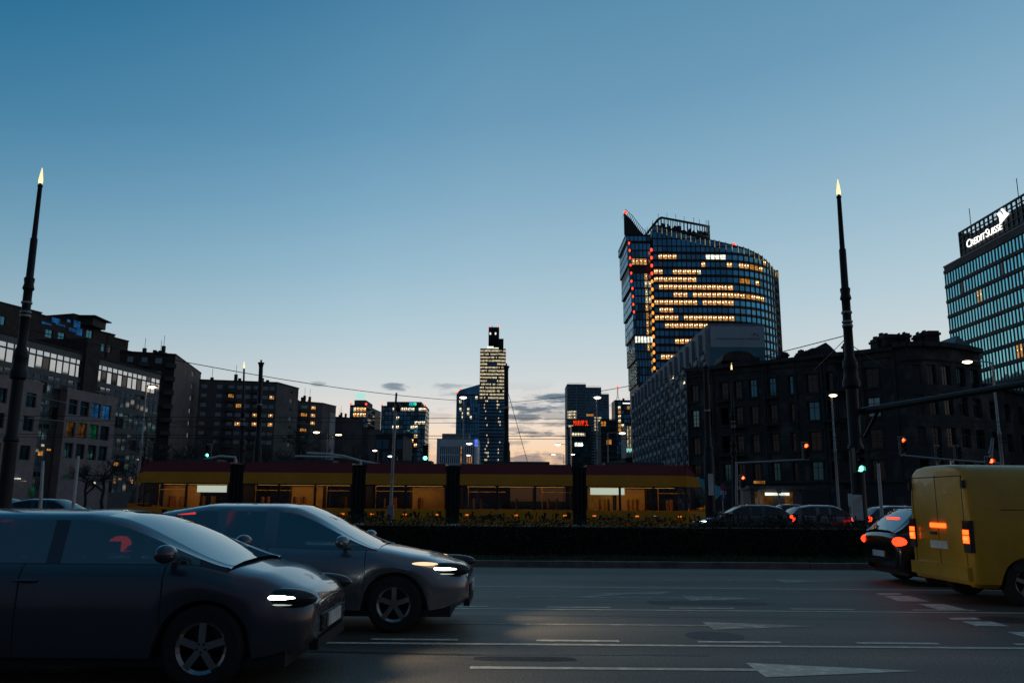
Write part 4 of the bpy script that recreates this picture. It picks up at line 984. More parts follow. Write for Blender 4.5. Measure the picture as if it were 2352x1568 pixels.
# balconies and piers
bal = []
for k in range(nfl_-1):
    for i in range(nb_):
        c = cols[2*i+1]; bal.append(((c[0]+c[1])/2, c[1]-c[0]+.7, rows[k][0]-.85))
bal.sort(key=lambda q: -q[0]); me = None; st = MB()
for j, (uu, w, z) in enumerate(bal):
    mb = MB(); mb.box(-w/2, -1.0, 0, w/2, 0, .14); mb.box(-w/2, -1.0, .2, w/2, -.95, 1.0)
    mb.box(-w/2, -.95, .14, -w/2+.06, 0, 1.0); mb.box(w/2-.06, -.95, .14, w/2, 0, 1.0); mb.bar((-w/2, -1, 1.05), (w/2, -1, 1.05), .05, .05)
    p = pts[0]+u_*uu
    if j < 96:
        if me is None: me = [mb.mesh('balcony', M[q]) for q in ('slab_wall', 'panel_grey', 'concrete')]
        o = bpy.data.objects.new('balcony', me[random.choice((0, 0, 1, 2))]); COL.objects.link(o); o.parent = b.root; o.location = (p.x, p.y, z); o.rotation_euler = (0, 0, math.atan2(u_.y, u_.x))
    else: st.add(mb, Matrix.Translation((p.x, p.y, z)) @ Matrix.Rotation(math.atan2(u_.y, u_.x), 4, 'Z'))
tag(st.build('balcony', M['slab_wall'], b.root), kind='stuff')
mb = MB()
for i in range(nb_+1):
    p = pts[0]+u_*min(Ls-.3, bw*i+.1)+n_v*.35; mb.bar((p.x, p.y, 0), (p.x, p.y, H-.6), .5, .7)
b.part('pier', mb, M['slab_wall'])
w = (b.L(B)-b.L(A)).length; zs = onpl(1690, 797, A, B).z; z2 = onpl(1690, 840, A, B).z
mb = MB(); mb.box(.3, -.12, zs, w-.1, -.02, H-.1); b.part('banner', mb, M['banner_grey'])
mb = MB(); mb.box(.3, -.14, z2-8, w-.1, -.02, zs); b.part('banner', mb, M['banner_teal'])
lx = lambda px, py: (onpl(px, py, A, B)-b.o)
p0, p1 = lx(*Z5(1125, 1088)), lx(*Z5(1187, 1088)); q = lx(*Z5(1140, 1066))
b.part('banner_lettering', fit(text_mb('.PL', 1.6, .03, 1.3), p0.x, p1.x, p0.z, -.15, q.z), M['ink'])
p0, p1 = lx(*Z5(838, 1120)), lx(*Z5(1190, 1120)); q = lx(*Z5(1140, 1107))
b.part('banner_lettering', fit(text_mb('WYSELEKCJONOWANE KOSMETYKI', 1, .03, 1.25), p0.x, p1.x, p0.z, -.15, q.z), M['ink'])
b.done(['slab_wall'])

# ------------------------------------------------------------------ derelict corner tenement
HT = 21.0
T0 = atz(1577, 848, HT); T1 = atz(2051, 796, HT)
T2 = at(2150, 786, T1.y-1.0); T3 = at(2246, 785, T1.y+3.5); T4 = at(2480, 832, T3.y+24)
b = Bld('tenement', 'derelict dark corner tenement with stained plaster, rounded corner and broken roofline', 'tenement', T0)
TE = (2, 2, .09, 'frame_dark'); TP = (2, 2, .08, 'frame_grey')
rowsT = zrows(1720, T0, T1, [Z6(0, y)[1] for y in (555, 755, 970, 1185)], 40)
gr = [(.6, 3.2)]
cs = [Z6(x, 0)[0] for x in (415, 530, 640, 745, 860, 1005, 1160)]+[(Z6(1310, 0)[0], 27), (Z6(1437, 0)[0], 20), (Z6(1545, 0)[0], 18), (Z7(245, 0)[0], 20), (Z7(478, 0)[0], 30)]
colT = pcols(T0, T1, cs, 18, 950)
def tk(px, py, r, c): return random.choice('dddeedddda') if random.random() > .06 else None
b.face(b.L(T0), b.L(T1), 0, HT, cols=colT, rows=rowsT+[], style=TP, depth=.35, kind=tk)
# rounded corner as five flats
cpts = []
a0, a1, a2 = b.L(T1), b.L(T2), b.L(T3)
for k in range(7):
    t = k/6; cpts.append(a0*(1-t)**2+((a1*2-(a0+a2)*.5))*2*t*(1-t)+a2*t*t)
HC = onpl(2150, 786, T2, T2+Vector((1, 0, 0))).z
for k in range(6):
    p, q = cpts[k], cpts[k+1]; L_ = (q-p).length
    b.face(p, q, 0, HC, cols=[(L_*.2, L_*.8)] if k != 0 else [], rows=rowsT if k != 0 else [], style=TP, depth=.35, kind=tk)
T4l = b.L(T4); L_ = (T4l-a2).length; HR = HC-4.5
b.face(a2, T4l, 0, HR, cols=[(c-.9, c+.9) for c in (2.5, 7.2, 11.9, 16.6, 21.3, 26) if c < L_-2], rows=[r for r in rowsT if r[1] < HR-.5], style=TP, depth=.35, kind=tk)
bk2 = Vector((6, 16)); back_pts = [T4l+Vector((-3, 14)), Vector((a0.x-6, a0.y+20)), b.L(T0)+bk2]
b.face(T4l, back_pts[0], 0, HR); b.face(back_pts[0], back_pts[1], 0, HT-3); b.face(back_pts[1], back_pts[2], 0, HT-3); b.face(back_pts[2], b.L(T0), 0, HT)
mb = MB(); mb.poly([(p.x, p.y, HT-.05) for p in [b.L(T0), a0, Vector((a0.x-6, a0.y+20)), b.L(T0)+bk2]]); mb.poly([(p.x, p.y, HC-.1) for p in cpts+[back_pts[1]]]); mb.poly([(p.x, p.y, HR-.02) for p in (a2, T4l, back_pts[0], back_pts[1])])
mb.poly([(a2.x, a2.y, HR), (back_pts[1].x, back_pts[1].y, HR), (back_pts[1].x, back_pts[1].y, HC), (a2.x, a2.y, HC)]); b.part('roof', mb, M['roof_dark'])
# cornices, string courses, pilasters
mb = MB()
def course(p, q, z, h, d):
    u = (q-p).normalized(); n = Vector((u.y, -u.x)); a = p+n*(d/2); c = q+n*(d/2)
    mb.bar((a.x, a.y, z), (c.x, c.y, z), d, h)
uT = (a0-b.L(T0)).normalized(); LT = (a0-b.L(T0)).length
for j in range(14):
    p = b.L(T0)+uT*(LT*j/14); q = b.L(T0)+uT*(LT*(j+.985)/14); course(p, q, HT-.25+random.uniform(-.05, .05), .5, .55+random.uniform(-.12, .1))
course(b.L(T0), a0, HT-1.2, .2, .22); course(b.L(T0), a0, 4.3, .35, .3)
for k in range(6): course(cpts[k], cpts[k+1], HC-.3, .6, .6); course(cpts[k], cpts[k+1], 4.3, .35, .3); course(cpts[k], cpts[k+1], HC-2.2, .2, .2)
course(a2, T4l, HR-.2, .4, .45)
b.part('cornice', mb, M['tenement_trim'])
mb = MB()
for f in (.0, .14, .42, .56, .70, .86, .995):
    p = b.L(T0)+uT*(LT*f); n = Vector((uT.y, -uT.x)); mb.bar((p.x+n.x*.08, p.y+n.y*.08, 4.5), (p.x+n.x*.08, p.y+n.y*.08, HT-.5), .45, .16)
b.part('pilaster', mb, M['tenement_trim'])
mb = MB()
for f in (.685, .41): p = b.L(T0)+uT*(LT*f); n = Vector((uT.y, -uT.x)); mb.tube([(p.x+n.x*.2, p.y+n.y*.2, 0), (p.x+n.x*.2, p.y+n.y*.2, HT)], .09, 6)
b.part('drainpipe', mb, M['frame_grey'])
nT = Vector((uT.y, -uT.x))
def surround(c, r, head=False):
    mb = MB(); p = b.L(T0)+uT*((c[0]+c[1])/2)+nT*.04; w = c[1]-c[0]
    mb2 = MB(); mb2.box(-w/2-.22, -.14, r[0]-.25, w/2+.22, .04, r[0]-.02); mb2.box(-w/2-.25, -.1, r[1]+.02, w/2+.25, .04, r[1]+.30)
    mb2.box(-w/2-.2, -.07, r[0], -w/2-.02, .04, r[1]); mb2.box(w/2+.02, -.07, r[0], w/2+.2, .04, r[1])
    mb.add(mb2, Matrix.Translation((p.x, p.y, 0)) @ Matrix.Rotation(math.atan2(uT.y, uT.x), 4, 'Z')); return mb
for c in colT:
    for r in rowsT: b.part('window_surround', surround(c, r), M['tenement_trim'])
for ci, ri in ((2, 1), (3, 2), (5, 2), (3, 1), (5, 3), (8, 2), (2, 3)):
    c, r = colT[ci], rowsT[ri]; p = b.L(T0)+uT*((c[0]+c[1])/2); w = c[1]-c[0]+.8; mb = MB(); mb2 = MB()
    mb2.box(-w/2, -.9, 0, w/2, 0, .16)
    for i in range(9): x = -w/2+w*i/8; mb2.bar((x, -.87, .16), (x, -.87, 1.0), .03, .03)
    mb2.bar((-w/2, -.87, 1.02), (w/2, -.87, 1.02), .05, .05)
    for s in (-1, 1): mb2.bar((s*w/2, -.87, 1.02), (s*w/2, 0, 1.02), .05, .05); mb2.bar((s*w*.35, -.7, -.02), (s*w*.35, 0, -.5), .12, .12)
    mb.add(mb2, Matrix.Translation((p.x, p.y, r[0]-.5)) @ Matrix.Rotation(math.atan2(uT.y, uT.x), 4, 'Z')); b.part('balcony', mb, M['tenement_trim'])
# ground floor: shutters, doors, bare patches
for i, f in enumerate((.06, .17, .29, .40, .52, .63, .76, .90)):
    p = b.L(T0)+uT*(LT*f)+nT*.03; mb = MB(); mb2 = MB(); w = random.uniform(1.1, 1.7)
    mb2.box(-w, -.08, .0 if i % 3 == 0 else .7, w, .02, 3.3)
    for k in range(9): mb2.box(-w, -.11, .9+k*.26, w, -.08, 1.0+k*.26)
    mb.add(mb2, Matrix.Translation((p.x, p.y, 0)) @ Matrix.Rotation(math.atan2(uT.y, uT.x), 4, 'Z')); b.part('shutter', mb, M['frame_dark'])
# roof pieces
onT = lambda px, py: onpl(px, py, T0+Vector((0, 4, 0)), T1+Vector((0, 4, 0)))-b.o
def chim(pxa, pxb, yt, yb, name='chimney', d=2.2, m='darkbrown', rough=1):
    a, c = onT(pxa, yt), onT(pxb, yt); z0 = HT-.3; mb = MB(); mid = (a+c)/2; w = (c-a).length
    mb.box(mid.x-w/2, mid.y-d/2, z0, mid.x+w/2, mid.y+d/2, a.z); mb.box(mid.x-w/2-.15, mid.y-d/2-.15, a.z-.55, mid.x+w/2+.15, mid.y+d/2+.15, a.z-.25)
    for k in range(3): x = mid.x-w/2+w*(k+.5)/3; mb.box(x-w*.1, mid.y-.3, a.z, x+w*.1, mid.y+.3, a.z+random.uniform(.1, .4))
    b.part(name, mb, M[m])
chim(1790, 1804, 813, 833); chim(1833, 1846, 810, 828); chim(1938, 1944, 790, 812, d=1)
chim(2006, 2018, 779, 800); chim(2018, 2051, 774, 800, d=3); chim(2063, 2071, 772, 795); chim(2071, 2081, 769, 795); chim(2105, 2117, 768, 787); chim(2117, 2144, 766, 787, d=3)
ga = [onT(*Z6(x, y)) for x, y in ((1250, 335), (1250, 268), (1290, 268), (1290, 252), (1345, 245), (1400, 208), (1440, 240), (1500, 300), (1500, 335))]
mb = MB(); n = len(ga)
for dy in (0, 3.5): mb.v += [(p.x, p.y+dy, p.z) for p in ga]
mb.f += [tuple(range(n)), tuple(reversed(range(n, 2*n)))]+[((k+1) % n, k, n+k, n+(k+1) % n) for k in range(n)]; mb.m += [0]*len(mb.f); b.part('broken_gable', mb, M['darkbrown'])
a, c = onT(*Z6(630, 345)), onT(*Z6(862, 345)); t = onT(*Z6(745, 255)); mid = (a+c)/2; rx = (c-a).length/2
mb = MB()
prof = []
for k in range(13):
    th = math.pi*k/12; prof.append((mid.x-rx*math.cos(th), a.z-.3+(t.z-a.z)*math.sin(th)**.8))
for dy in (0, 5): mb.v += [(x, mid.y+dy, z) for x, z in prof]
n = 13; mb.f += [tuple(reversed(range(n))), tuple(range(n, 2*n))]+[(k, k+1, n+k+1, n+k) for k in range(n-1)]; mb.m += [0]*len(mb.f); b.part('dome_roof', mb, M['dome_brown'], 40)
mb = MB(); p = onT(*Z6(740, 345)); 
for xa, xb, ya, yb in ((600, 700, 345, 400), (700, 770, 350, 400), (815, 905, 325, 385)):
    a, c = onT(*Z6(xa, ya)), onT(*Z6(xb, ya)); mb.box(min(a.x, c.x), a.y-1, HT-.4, max(a.x, c.x), a.y+2.5, a.z)
b.part('attic', mb, M['darkbrown'])
mb = MB(); a, c = onT(*Z6(768, 345)), onT(*Z6(812, 345)); mb.box(a.x, a.y-1.02, HT-.3, c.x, a.y-.5, a.z+.1); b.part('attic_panel', mb, M['tenement_trim'])
rp = [b.L(at(x, y, T3.y+6)) for x, y in ((2184, 785), (2246, 785))]; zg = at(2200, 770, T3.y+6).z
mb = MB(); x0, x1, y0 = rp[0].x, rp[1].x+.5, rp[0].y
pr = [(x0, HC-.2), (x1, HC-.2), (x1, HC+.4), (x0+(x1-x0)*.22, zg), (x0, HC+.5)]
for dy in (0, 6): mb.v += [(x, y0+dy, z) for x, z in pr]
mb.f += [tuple(range(5)), tuple(reversed(range(5, 10)))]+[((k+1) % 5, k, 5+k, 5+(k+1) % 5) for k in range(5)]; mb.m += [0]*7; b.part('dormer', mb, M['banner_teal'])
b.done(['tenement'])

# ------------------------------------------------------------------ office with lit name on top, right edge
A = atz(2168, 615, 50); XC = A.x
b = Bld('office_block', 'grey banded office block with glowing white name and sail emblem on its roof screen', 'office', A)
yn = A.y*.60; Bp = Vector((XC, yn, 50)); u = Vector((0, -1, 0))
fp0 = onpl(2176, 652, A, Bp).z; pitch = (onpl(*Z8(315, 825), A, Bp).z-onpl(*Z8(350, 1180), A, Bp).z)/3
Ls = A.y-yn; nb_ = int(Ls/1.05)
z1 = onpl(*Z8(315, 775), A, Bp).z
rows = sorted((z1-pitch*k-pitch*.76, z1-pitch*k) for k in range(11))
cols = []
for i in range(nb_): cols.append((Ls*(i+.2)/nb_, Ls*(i+.86)/nb_))
litC = [ZR(Z8, *q) for q in ((425, 830, 480, 930, 'sc'), (720, 690, 780, 790, 'sc'), (560, 900, 615, 1000, 'cps'), (880, 1370, 932, 1470, 'l'), (340, 950, 380, 980, 'c'), (780, 880, 850, 900, 'sc'))]
pts = [b.L(A), b.L(Bp), b.L(Bp)+Vector((30, 0)), b.L(A)+Vector((30, 0))]
b.block(pts, 0, 50, {0: dict(cols=cols, rows=rows, style=(1, 1, .03, 'frame_dark'), depth=.07, tilt=.008, kind=rects(litC, 's', 's'))}, roof='concrete')
mb = MB()
for k in range(12): z = z1-pitch*(k-1)-pitch*.88; mb.box(-.22, -Ls, z-pitch*.10, 0, 0, z+pitch*.10)
b.part('floor_band', mb, M['panel_grey'])
mb = MB()
for i in range(nb_+1):
    y = -Ls*i/nb_+ -.02; mb.box(-.04, y-.06, 0, .0, y+.06, z1+.2)
b.part('fin', mb, M['frame_dark'])
# roof screen: set back in plan along the avenue
P0 = onpl(2206, 575, A+Vector((1.5, 0, 0)), Bp+Vector((1.5, 0, 0))); zs1 = onpl(2206, 532, A+Vector((1.5, 0, 0)), Bp+Vector((1.5, 0, 0))).z
y1 = P0.y-b.o.y; mb = MB()
yy = y1
while yy > -Ls:
    mb.box(1.4, yy-.12, 50.3, 1.7, yy+.12, zs1); yy -= 1.5
mb.box(1.35, -Ls, zs1-.3, 1.75, y1, zs1); mb.box(1.6, -Ls, 50.3, 1.8, y1, 50.3+(zs1-50.3)*.72); mb.box(1.4, y1-.2, 50.3, 20, y1, zs1-.2)
for k in range(4): z = 50.3+(zs1-50.3)*(k+1)/5; mb.box(1.45, -Ls, z-.1, 1.65, y1, z+.1)
b.part('roof_screen', mb, M['frame_dark'])
mb = MB(); mb.box(5, -Ls, 50.3, 18, y1-4, zs1-2.0); b.part('plant_room', mb, M['frame_dark'])
p = onpl(*Z8(765, 220), A, Bp)-b.o
for y_ in (y1-2, p.y): mb = MB(); mb.tube([(3, y_, zs1-2), (3, y_, zs1+4.5)], .07, 6); b.part('antenna', mb, M['frame_dark'])
# lettering on the screen face (x = 1.3), reading toward the camera end
pa = onpl(*Z8(430, 575), A, Bp)-b.o; pb = onpl(*Z8(706, 425), A, Bp)-b.o; ph = onpl(*Z8(430, 510), A, Bp)-b.o
def on_screen(mb, y_start):                              # text plane x -> -y, facing -x
    o = MB(); o.f = mb.f; o.m = mb.m; o.v = [(1.25+p[1], y_start-p[0], p[2]) for p in mb.v]; return o
span = pa.y-pb.y; hC = ph.z-pa.z
w = 0.0; big = MB()
for t, s, gap in (('C', 1.0, .03), ('REDIT', .78, .10), ('S', 1.0, .03), ('UISSE', .78, 0)):
    k = text_mb(t, s, .12, .95); a = min(p[0] for p in k.v); e = max(p[0] for p in k.v); k.v = [(p[0]-a+w, p[1], p[2]) for p in k.v]; big.add(k); w += e-a+gap
b.part('roof_sign', on_screen(fit(big, 0, span, pa.z, 0, pa.z+hC), pa.y), M['sign_white'])
em = MB(); pe = onpl(*Z8(705, 330), A, Bp)-b.o; pl_ = onpl(*Z8(675, 330), A, Bp)-b.o; s = hC*1.15; z0 = (onpl(*Z8(705, 372), A, Bp)-b.o).z
for x0, pts_ in ((0, [(.15, 0), (.9, .25), (.75, .75), (.35, 1.2), (-.25, 1.25), (.1, .75)]), (0, [(1.0, .28), (1.75, .55), (1.3, .85), (.75, 1.45), (.5, 1.4), (.9, .85)])):
    f_ = [(p[0]*s, 0, z0+p[1]*s) for p in pts_]; i0 = len(em.v); n = len(f_)
    em.v += f_+[(p[0], .12, p[2]) for p in f_]; em.f += [tuple(i0+k for k in range(n)), tuple(i0+n+k for k in reversed(range(n)))]+[(i0+(k+1) % n, i0+k, i0+n+k, i0+n+(k+1) % n) for k in range(n)]; em.m += [0]*(n+2)
b.part('sign_emblem', on_screen(em, pl_.y), M['sign_white'])
b.done(['panel_grey'])
# ------------------------------------------------------------------ cars
def lerp(tab, x):
    if x <= tab[0][0]: return tab[0][1]
    for (a, va), (c, vc) in zip(tab[:-1], tab[1:]):
        if x <= c:
            t = (x-a)/(c-a); t = t*t*(3-2*t)*.35+t*.65; return va+(vc-va)*t
    return tab[-1][1]
def wheel_parts(root, x, y, r, side, wd=.20):
    s = side
    mb = MB(); prof = [(r*.62, -wd/2), (r*.9, -wd/2), (r, -wd/2+.03), (r, wd/2-.03), (r*.9, wd/2), (r*.62, wd/2)]
    n = 28
    for rr, yy in prof:
        for j in range(n): a = 2*math.pi*j/n; mb.v.append((x+rr*math.cos(a), y+yy, r+rr*math.sin(a)))
    for k in range(len(prof)-1):
        for j in range(n): p = k*n+j; q = k*n+(j+1) % n; mb.f.append((p, q, q+n, p+n)); mb.m.append(0)
    mb.disc((x, y-s*wd*.3, r), r*.63, 'y', 24, 0)
    w = bpy.data.objects.new('wheel', mb.mesh('wheel', M['rubber'], 40)); COL.objects.link(w); w.parent = root
    rb = MB(); yo = y+s*(wd/2-.015); ns = 20
    for j in range(24):
        a, c = 2*math.pi*j/24, 2*math.pi*(j+1)/24
        for r0, r1, y0, y1 in ((r*.54, r*.65, yo-.01*s, yo+.01*s),):
            rb.quad((x+r0*math.cos(a), y0, r+r0*math.sin(a)), (x+r1*math.cos(a), y1, r+r1*math.sin(a)), (x+r1*math.cos(c), y1, r+r1*math.sin(c)), (x+r0*math.cos(c), y0, r+r0*math.sin(c)))
    for k in range(5):
        a = 2*math.pi*k/5+.3; d = Vector((math.cos(a), 0, math.sin(a))); c0 = Vector((x, yo, r))
        rb.bar(c0+d*r*.06, c0+d*r*.58, r*.17, .025, 0, up=(0, 1, 0))
    rb.disc((x, yo+.012*s, r), r*.15, 'y', 12, 0)
    o = rb.build('rim', M['rim'], root); o.parent = w
def make_car(name, label, loc, rz, paint, spec, cat='car', group=None, lit_front=False, lit_rear=True, brake=True):
    """spec: L, W, wheels (rear x, front x), R, belt line table, roof line table, cabin (rear base, front base)"""
    root = thing(name, label, cat, loc, rz, group)
    L, W, xr, xf, Rw = spec['L'], spec['W'], spec['xr'], spec['xf'], spec['R']
    h = W/2; zb0 = .2; belt = spec['belt']; roof = spec['roof']; cr, cf = spec['cab']; rt0, rt1 = spec['top']; boxy = spec.get('boxy', 0)
    def halfw(x):
        df, dr = L/2-x, x+L/2
        return h*(1-.20*max(0, 1-df/.8)**2.2-(.03 if boxy else .12)*max(0, 1-dr/.6)**2.2)
    def sec(x):
        df, dr = L/2-x, x+L/2; w = halfw(x); zt = lerp(belt, x); zb = zb0+.14*max(0, 1-df/.5)**2+.10*max(0, 1-dr/.4)**2
        for xw in (xr, xf):
            dx = abs(x-xw); ra = Rw+.055
            if dx < ra: zb = max(zb, Rw*.8+math.sqrt(ra*ra-dx*dx)*1.0)
        zb = min(zb, zt-.12); zm = zb+(zt-zb)*.45 if zb < .55 else zb+(zt-zb)*.4
        p = [(w-.14, zb), (w-.02, zb+.05), (w, max(zb+.08, zm)), (w-.012, zt-.10), (w-.05, zt-.03), (w-.11, zt+.005), (w*.5, zt+.03), (0, zt+.04)]
        d = min(df, dr); rd = .10
        if d < rd:
            s = math.sqrt(max(0, 1-(1-d/rd)**2)); zc = .52
            p = [(y*(.86+.14*s), zc+(z-zc)*(.78+.22*s)) for y, z in p]
        return p
    xs = sorted(set([round(-L/2+L*i/96, 4) for i in range(97)]+[-L/2+.02, L/2-.02, -L/2+.005, L/2-.005]))
    mb = MB(); S = [sec(x) for x in xs]; n = len(S[0])
    for i in range(len(xs)-1):
        for k in range(n-1):
            for s in (1, -1):
                a, b_, c, d = (xs[i], s*S[i][k][0], S[i][k][1]), (xs[i+1], s*S[i+1][k][0], S[i+1][k][1]), (xs[i+1], s*S[i+1][k+1][0], S[i+1][k+1][1]), (xs[i], s*S[i][k+1][0], S[i][k+1][1])
                if s < 0: mb.quad(a, b_, c, d)
                else: mb.quad(a, d, c, b_)
    for i, sg in ((0, -1), (len(xs)-1, 1)):
        p = [(xs[i], y, z) for y, z in S[i]]+[(xs[i], -y, z) for y, z in reversed(S[i][:-1])]; mb.poly(p if sg > 0 else list(reversed(p)))
    body = mb.build('body', paint, root, 35, weld=True)
    # cabin: side glass, windscreen, rear window, roof
    cs = sorted(set([round(cr+(cf-cr)*i/60, 4) for i in range(61)]))
    kt = spec.get('tumble', .30)
    def csec(x):
        zt = lerp(belt, x); zr = max(lerp(roof, x), zt+.012); w0 = halfw(x)-.10; hgt = zr-zt; wt = w0-kt*hgt
        return [(w0, zt), (w0-kt*hgt*.88, zt+hgt*.86), (wt-.05, zr-.02), (wt-.14, zr), (wt*.5, zr+.02), (0, zr+.028)]
    CS = [csec(x) for x in cs]
    roofm, screen, rear = MB(), MB(), MB(); sides = {}
    pil = spec['pillars']
    for i in range(len(cs)-1):
        xm = (cs[i]+cs[i+1])/2
        for k in range(5):
            for s in (1, -1):
                q = [(cs[i], s*CS[i][k][0], CS[i][k][1]), (cs[i+1], s*CS[i+1][k][0], CS[i+1][k][1]), (cs[i+1], s*CS[i+1][k+1][0], CS[i+1][k+1][1]), (cs[i], s*CS[i][k+1][0], CS[i][k+1][1])]
                if s > 0: q = [q[0], q[3], q[2], q[1]]
                if k == 0:
                    hgt = CS[i][1][1]-CS[i][0][1]; pk = None
                    for j, (a, c) in enumerate(pil):
                        if a <= xm <= c: pk = j
                    if pk is None: roofm.quad(*q)
                    else: sides.setdefault((pk, s), MB()).quad(*q)
                elif k >= 3 and xm > rt1: screen.quad(*q)
                elif k >= 3 and xm < rt0: rear.quad(*q)
                else: roofm.quad(*q)
    roofm.build('roof', paint, root, 40, weld=True)
    if screen.f: screen.build('windscreen', spec.get('glass', M['car_glass']), root, 40, weld=True)
    if rear.f: rear.build('rear_window', spec.get('rear_m', M['car_glass']), root, 40, weld=True)
    for (pk, s), q in sides.items(): q.build('side_window', spec.get('glass', M['car_glass']), root, 40, weld=True)
    # dark cabin floor, seats
    mb = MB(); mb.box(cr+.25, -h+.2, .35, cf-.25, h-.2, lerp(belt, 0)-.16)
    for x in spec['seats']:
        for y in (-.36, .36): mb.box(x-.1, y-.22, .7, x+.12, y+.22, 1.08); mb.box(x-.06, y-.11, 1.08, x+.05, y+.11, 1.28)
    mb.build('interior', M['interior'], root)
    # dark lower trim, arch liners, grille, plates
    mb = MB()
    for xw in (xr, xf): mb.box(xw-Rw-.04, -h+.12, .25, xw+Rw+.04, h-.12, Rw*2+.05)
    mb.box(-L/2+.2, -h+.12, .17, L/2-.2, h-.12, .3); mb.build('underbody', M['plastic_black'], root)
    mb = MB(); zt = lerp(belt, L/2)
    mb.box(L/2-.04, -h*.5, zt-.26, L/2+.012, h*.5, zt-.12); 
    for k in range(3): mb.box(L/2+.01, -h*.48, zt-.25+k*.045, L/2+.022, h*.48, zt-.235+k*.045)
    mb.box(L/2-.06, -h*.62, .27, L/2+.01, h*.62, .36); mb.build('grille', M['plastic_black'], root)
    for xx, nm in ((L/2+.024, 'number_plate'), (-L/2-.014, 'number_plate')):
        mb = MB(); z = .42 if xx > 0 else spec.get('plate', .62); mb.box(xx-.008, -.26, z, xx+.008, .26, z+.11); mb.build(nm, M['sign_face_white'], root)
    for s in (1, -1):
        for xw in (xr, xf): wheel_parts(root, xw, s*(h-.12), Rw, s)
        # lamps
        hm = M['headlight'] if lit_front else M['glass_dark']
        zl_ = spec.get('hl', .70); xl = L/2-.27
        mb = MB(); mb.ell((xl, s*(halfw(xl)-.09), zl_), (.30, .10, .085), 0, 20, 12); hl = mb.build('headlight', M['glass_dark'], root, 60)
        if lit_front:
            mb = MB(); mb.ell((xl-.01, s*(halfw(xl)-.075), zl_+.012), (.235, .092, .036), 0, 20, 10); mb.build('lens', hm, hl, 60)
            mb = MB(); mb.ell((xl-.01, s*(halfw(xl)-.085), zl_-.042), (.20, .092, .014), 0, 20, 8); mb.build('reflector', M['lamp_house'], hl, 60)
        if spec.get('hl2'): 
            mb = MB(); xx = L/2-.55; mb.ell((xx, s*(halfw(xx)-.06), lerp(belt, xx)-.05), (.20, .045, .022), 0, 16, 8); mb.build('front_indicator', M['indicator'], root, 60)
        mb = MB(); tz = spec.get('tl', .85); th_ = spec.get('tlh', .14); xl = -L/2+.02
        mb.ell((xl+.10, s*(halfw(xl+.1)-.10), tz), (.17, .12, th_), 0, 14, 8); mb.build('tail_light', M['tail'] if lit_rear else M['paint_red'], root, 60)
        mb = MB(); xm = spec.get('mirror', cf-.55); zt = lerp(belt, xm); mb.ell((xm, s*(h+.09), zt+.09), (.09, .11, .075), 0, 12, 8); mb.bar((xm, s*(h-.1), zt+.03), (xm, s*(h+.06), zt+.06), .05, .04); mb.build('mirror', paint, root, 40)
        for xd in spec.get('handles', ()):
            mb = MB(); w = halfw(xd); mb.ell((xd, s*(w+.004), lerp(belt, xd)-.13), (.10, .022, .016), 0, 12, 6); mb.build('door_handle', paint, root, 40)
        for xd in spec.get('seams', ()):
            mb = MB(); pa = sec(xd-.005); pb = sec(xd+.005)
            for k in range(1, 5):
                mb.quad((xd-.005, s*(pa[k][0]+.003), pa[k][1]), (xd+.005, s*(pb[k][0]+.003), pb[k][1]), (xd+.005, s*(pb[k+1][0]+.003), pb[k+1][1]), (xd-.005, s*(pa[k+1][0]+.003), pa[k+1][1]))
            mb.build('door_gap', M['plastic_black'], root)
    if brake:
        mb = MB(); zz = spec.get('brake', lerp(roof, rt0)-.03); mb.box(spec.get('brake_x', rt0-.05), -.22, zz-.02, spec.get('brake_x', rt0-.05)+.06, .22, zz+.025); mb.build('brake_light', M['tail'] if lit_rear else M['paint_red'], root)
    return root
def hatch(L=4.3, W=1.8, H=1.48, R_=.32, mpv=0):
    f = L/2
    return dict(L=L, W=W, R=R_, xr=-f+.78, xf=f-.85, belt=[(-f, .93), (-f+.3, .98), (-.3, .95), (f-1.15, .92), (f-.55, .82), (f-.12, .70), (f, .64)] if not mpv else [(-f, .98), (0, .97), (f-1.0, .97), (f-.45, .86), (f-.1, .72), (f, .66)],
        roof=[(-f+.05, .98), (-f+.55, H-.08), (-f+1.1, H), (f-2.35, H), (f-2.1, H-.02), (f-1.1, .93)] if not mpv else [(-f+.04, 1.0), (-f+.35, H-.1), (-f+.9, H), (f-2.0, H), (f-1.7, H-.04), (f-.72, .95)],
        cab=(-f+.05, f-1.08) if not mpv else (-f+.04, f-.70), top=(-f+.62, f-2.2) if not mpv else (-f+.42, f-1.85),
        pillars=[(-f+.62, -f+1.25), (-f+1.36, f-2.42), (f-2.30, f-1.22)] if not mpv else [(-f+.5, -f+1.3), (-f+1.42, f-2.2), (f-2.08, f-.92)], seats=(f-2.35, -f+1.45), handles=(f-2.3, -f+1.55), seams=(f-1.2, f-2.36, -f+1.28), mirror=f-1.45 if not mpv else f-1.15)
# near dark-grey people carrier and the silver hatchback in the next lane
sp_ = hatch(4.35, 1.80, 1.37, .33, 1); sp_['hl'] = .70
xN = at(715, 1330, 6.95).x
c1 = make_car('people_carrier', 'dark grey people carrier cut off by the left edge, headlights on, nearest car', (xN-sp_['L']/2, 7.82, 0), 0, M['paint_lavender'], sp_, lit_front=True, group='cars driving to the right')
sp2 = hatch(4.25, 1.78, 1.42, .32); sp2['hl'] = .70; sp2['hl2'] = .90; sp2['tl'] = .92
xS = at(1075, 1280, 9.95).x
c2 = make_car('hatchback', 'silver hatchback with bright headlights, in the lane behind the dark people carrier', (xS-sp2['L']/2, 10.82, 0), 0, M['paint_silver'], sp2, lit_front=True, group='cars driving to the right')
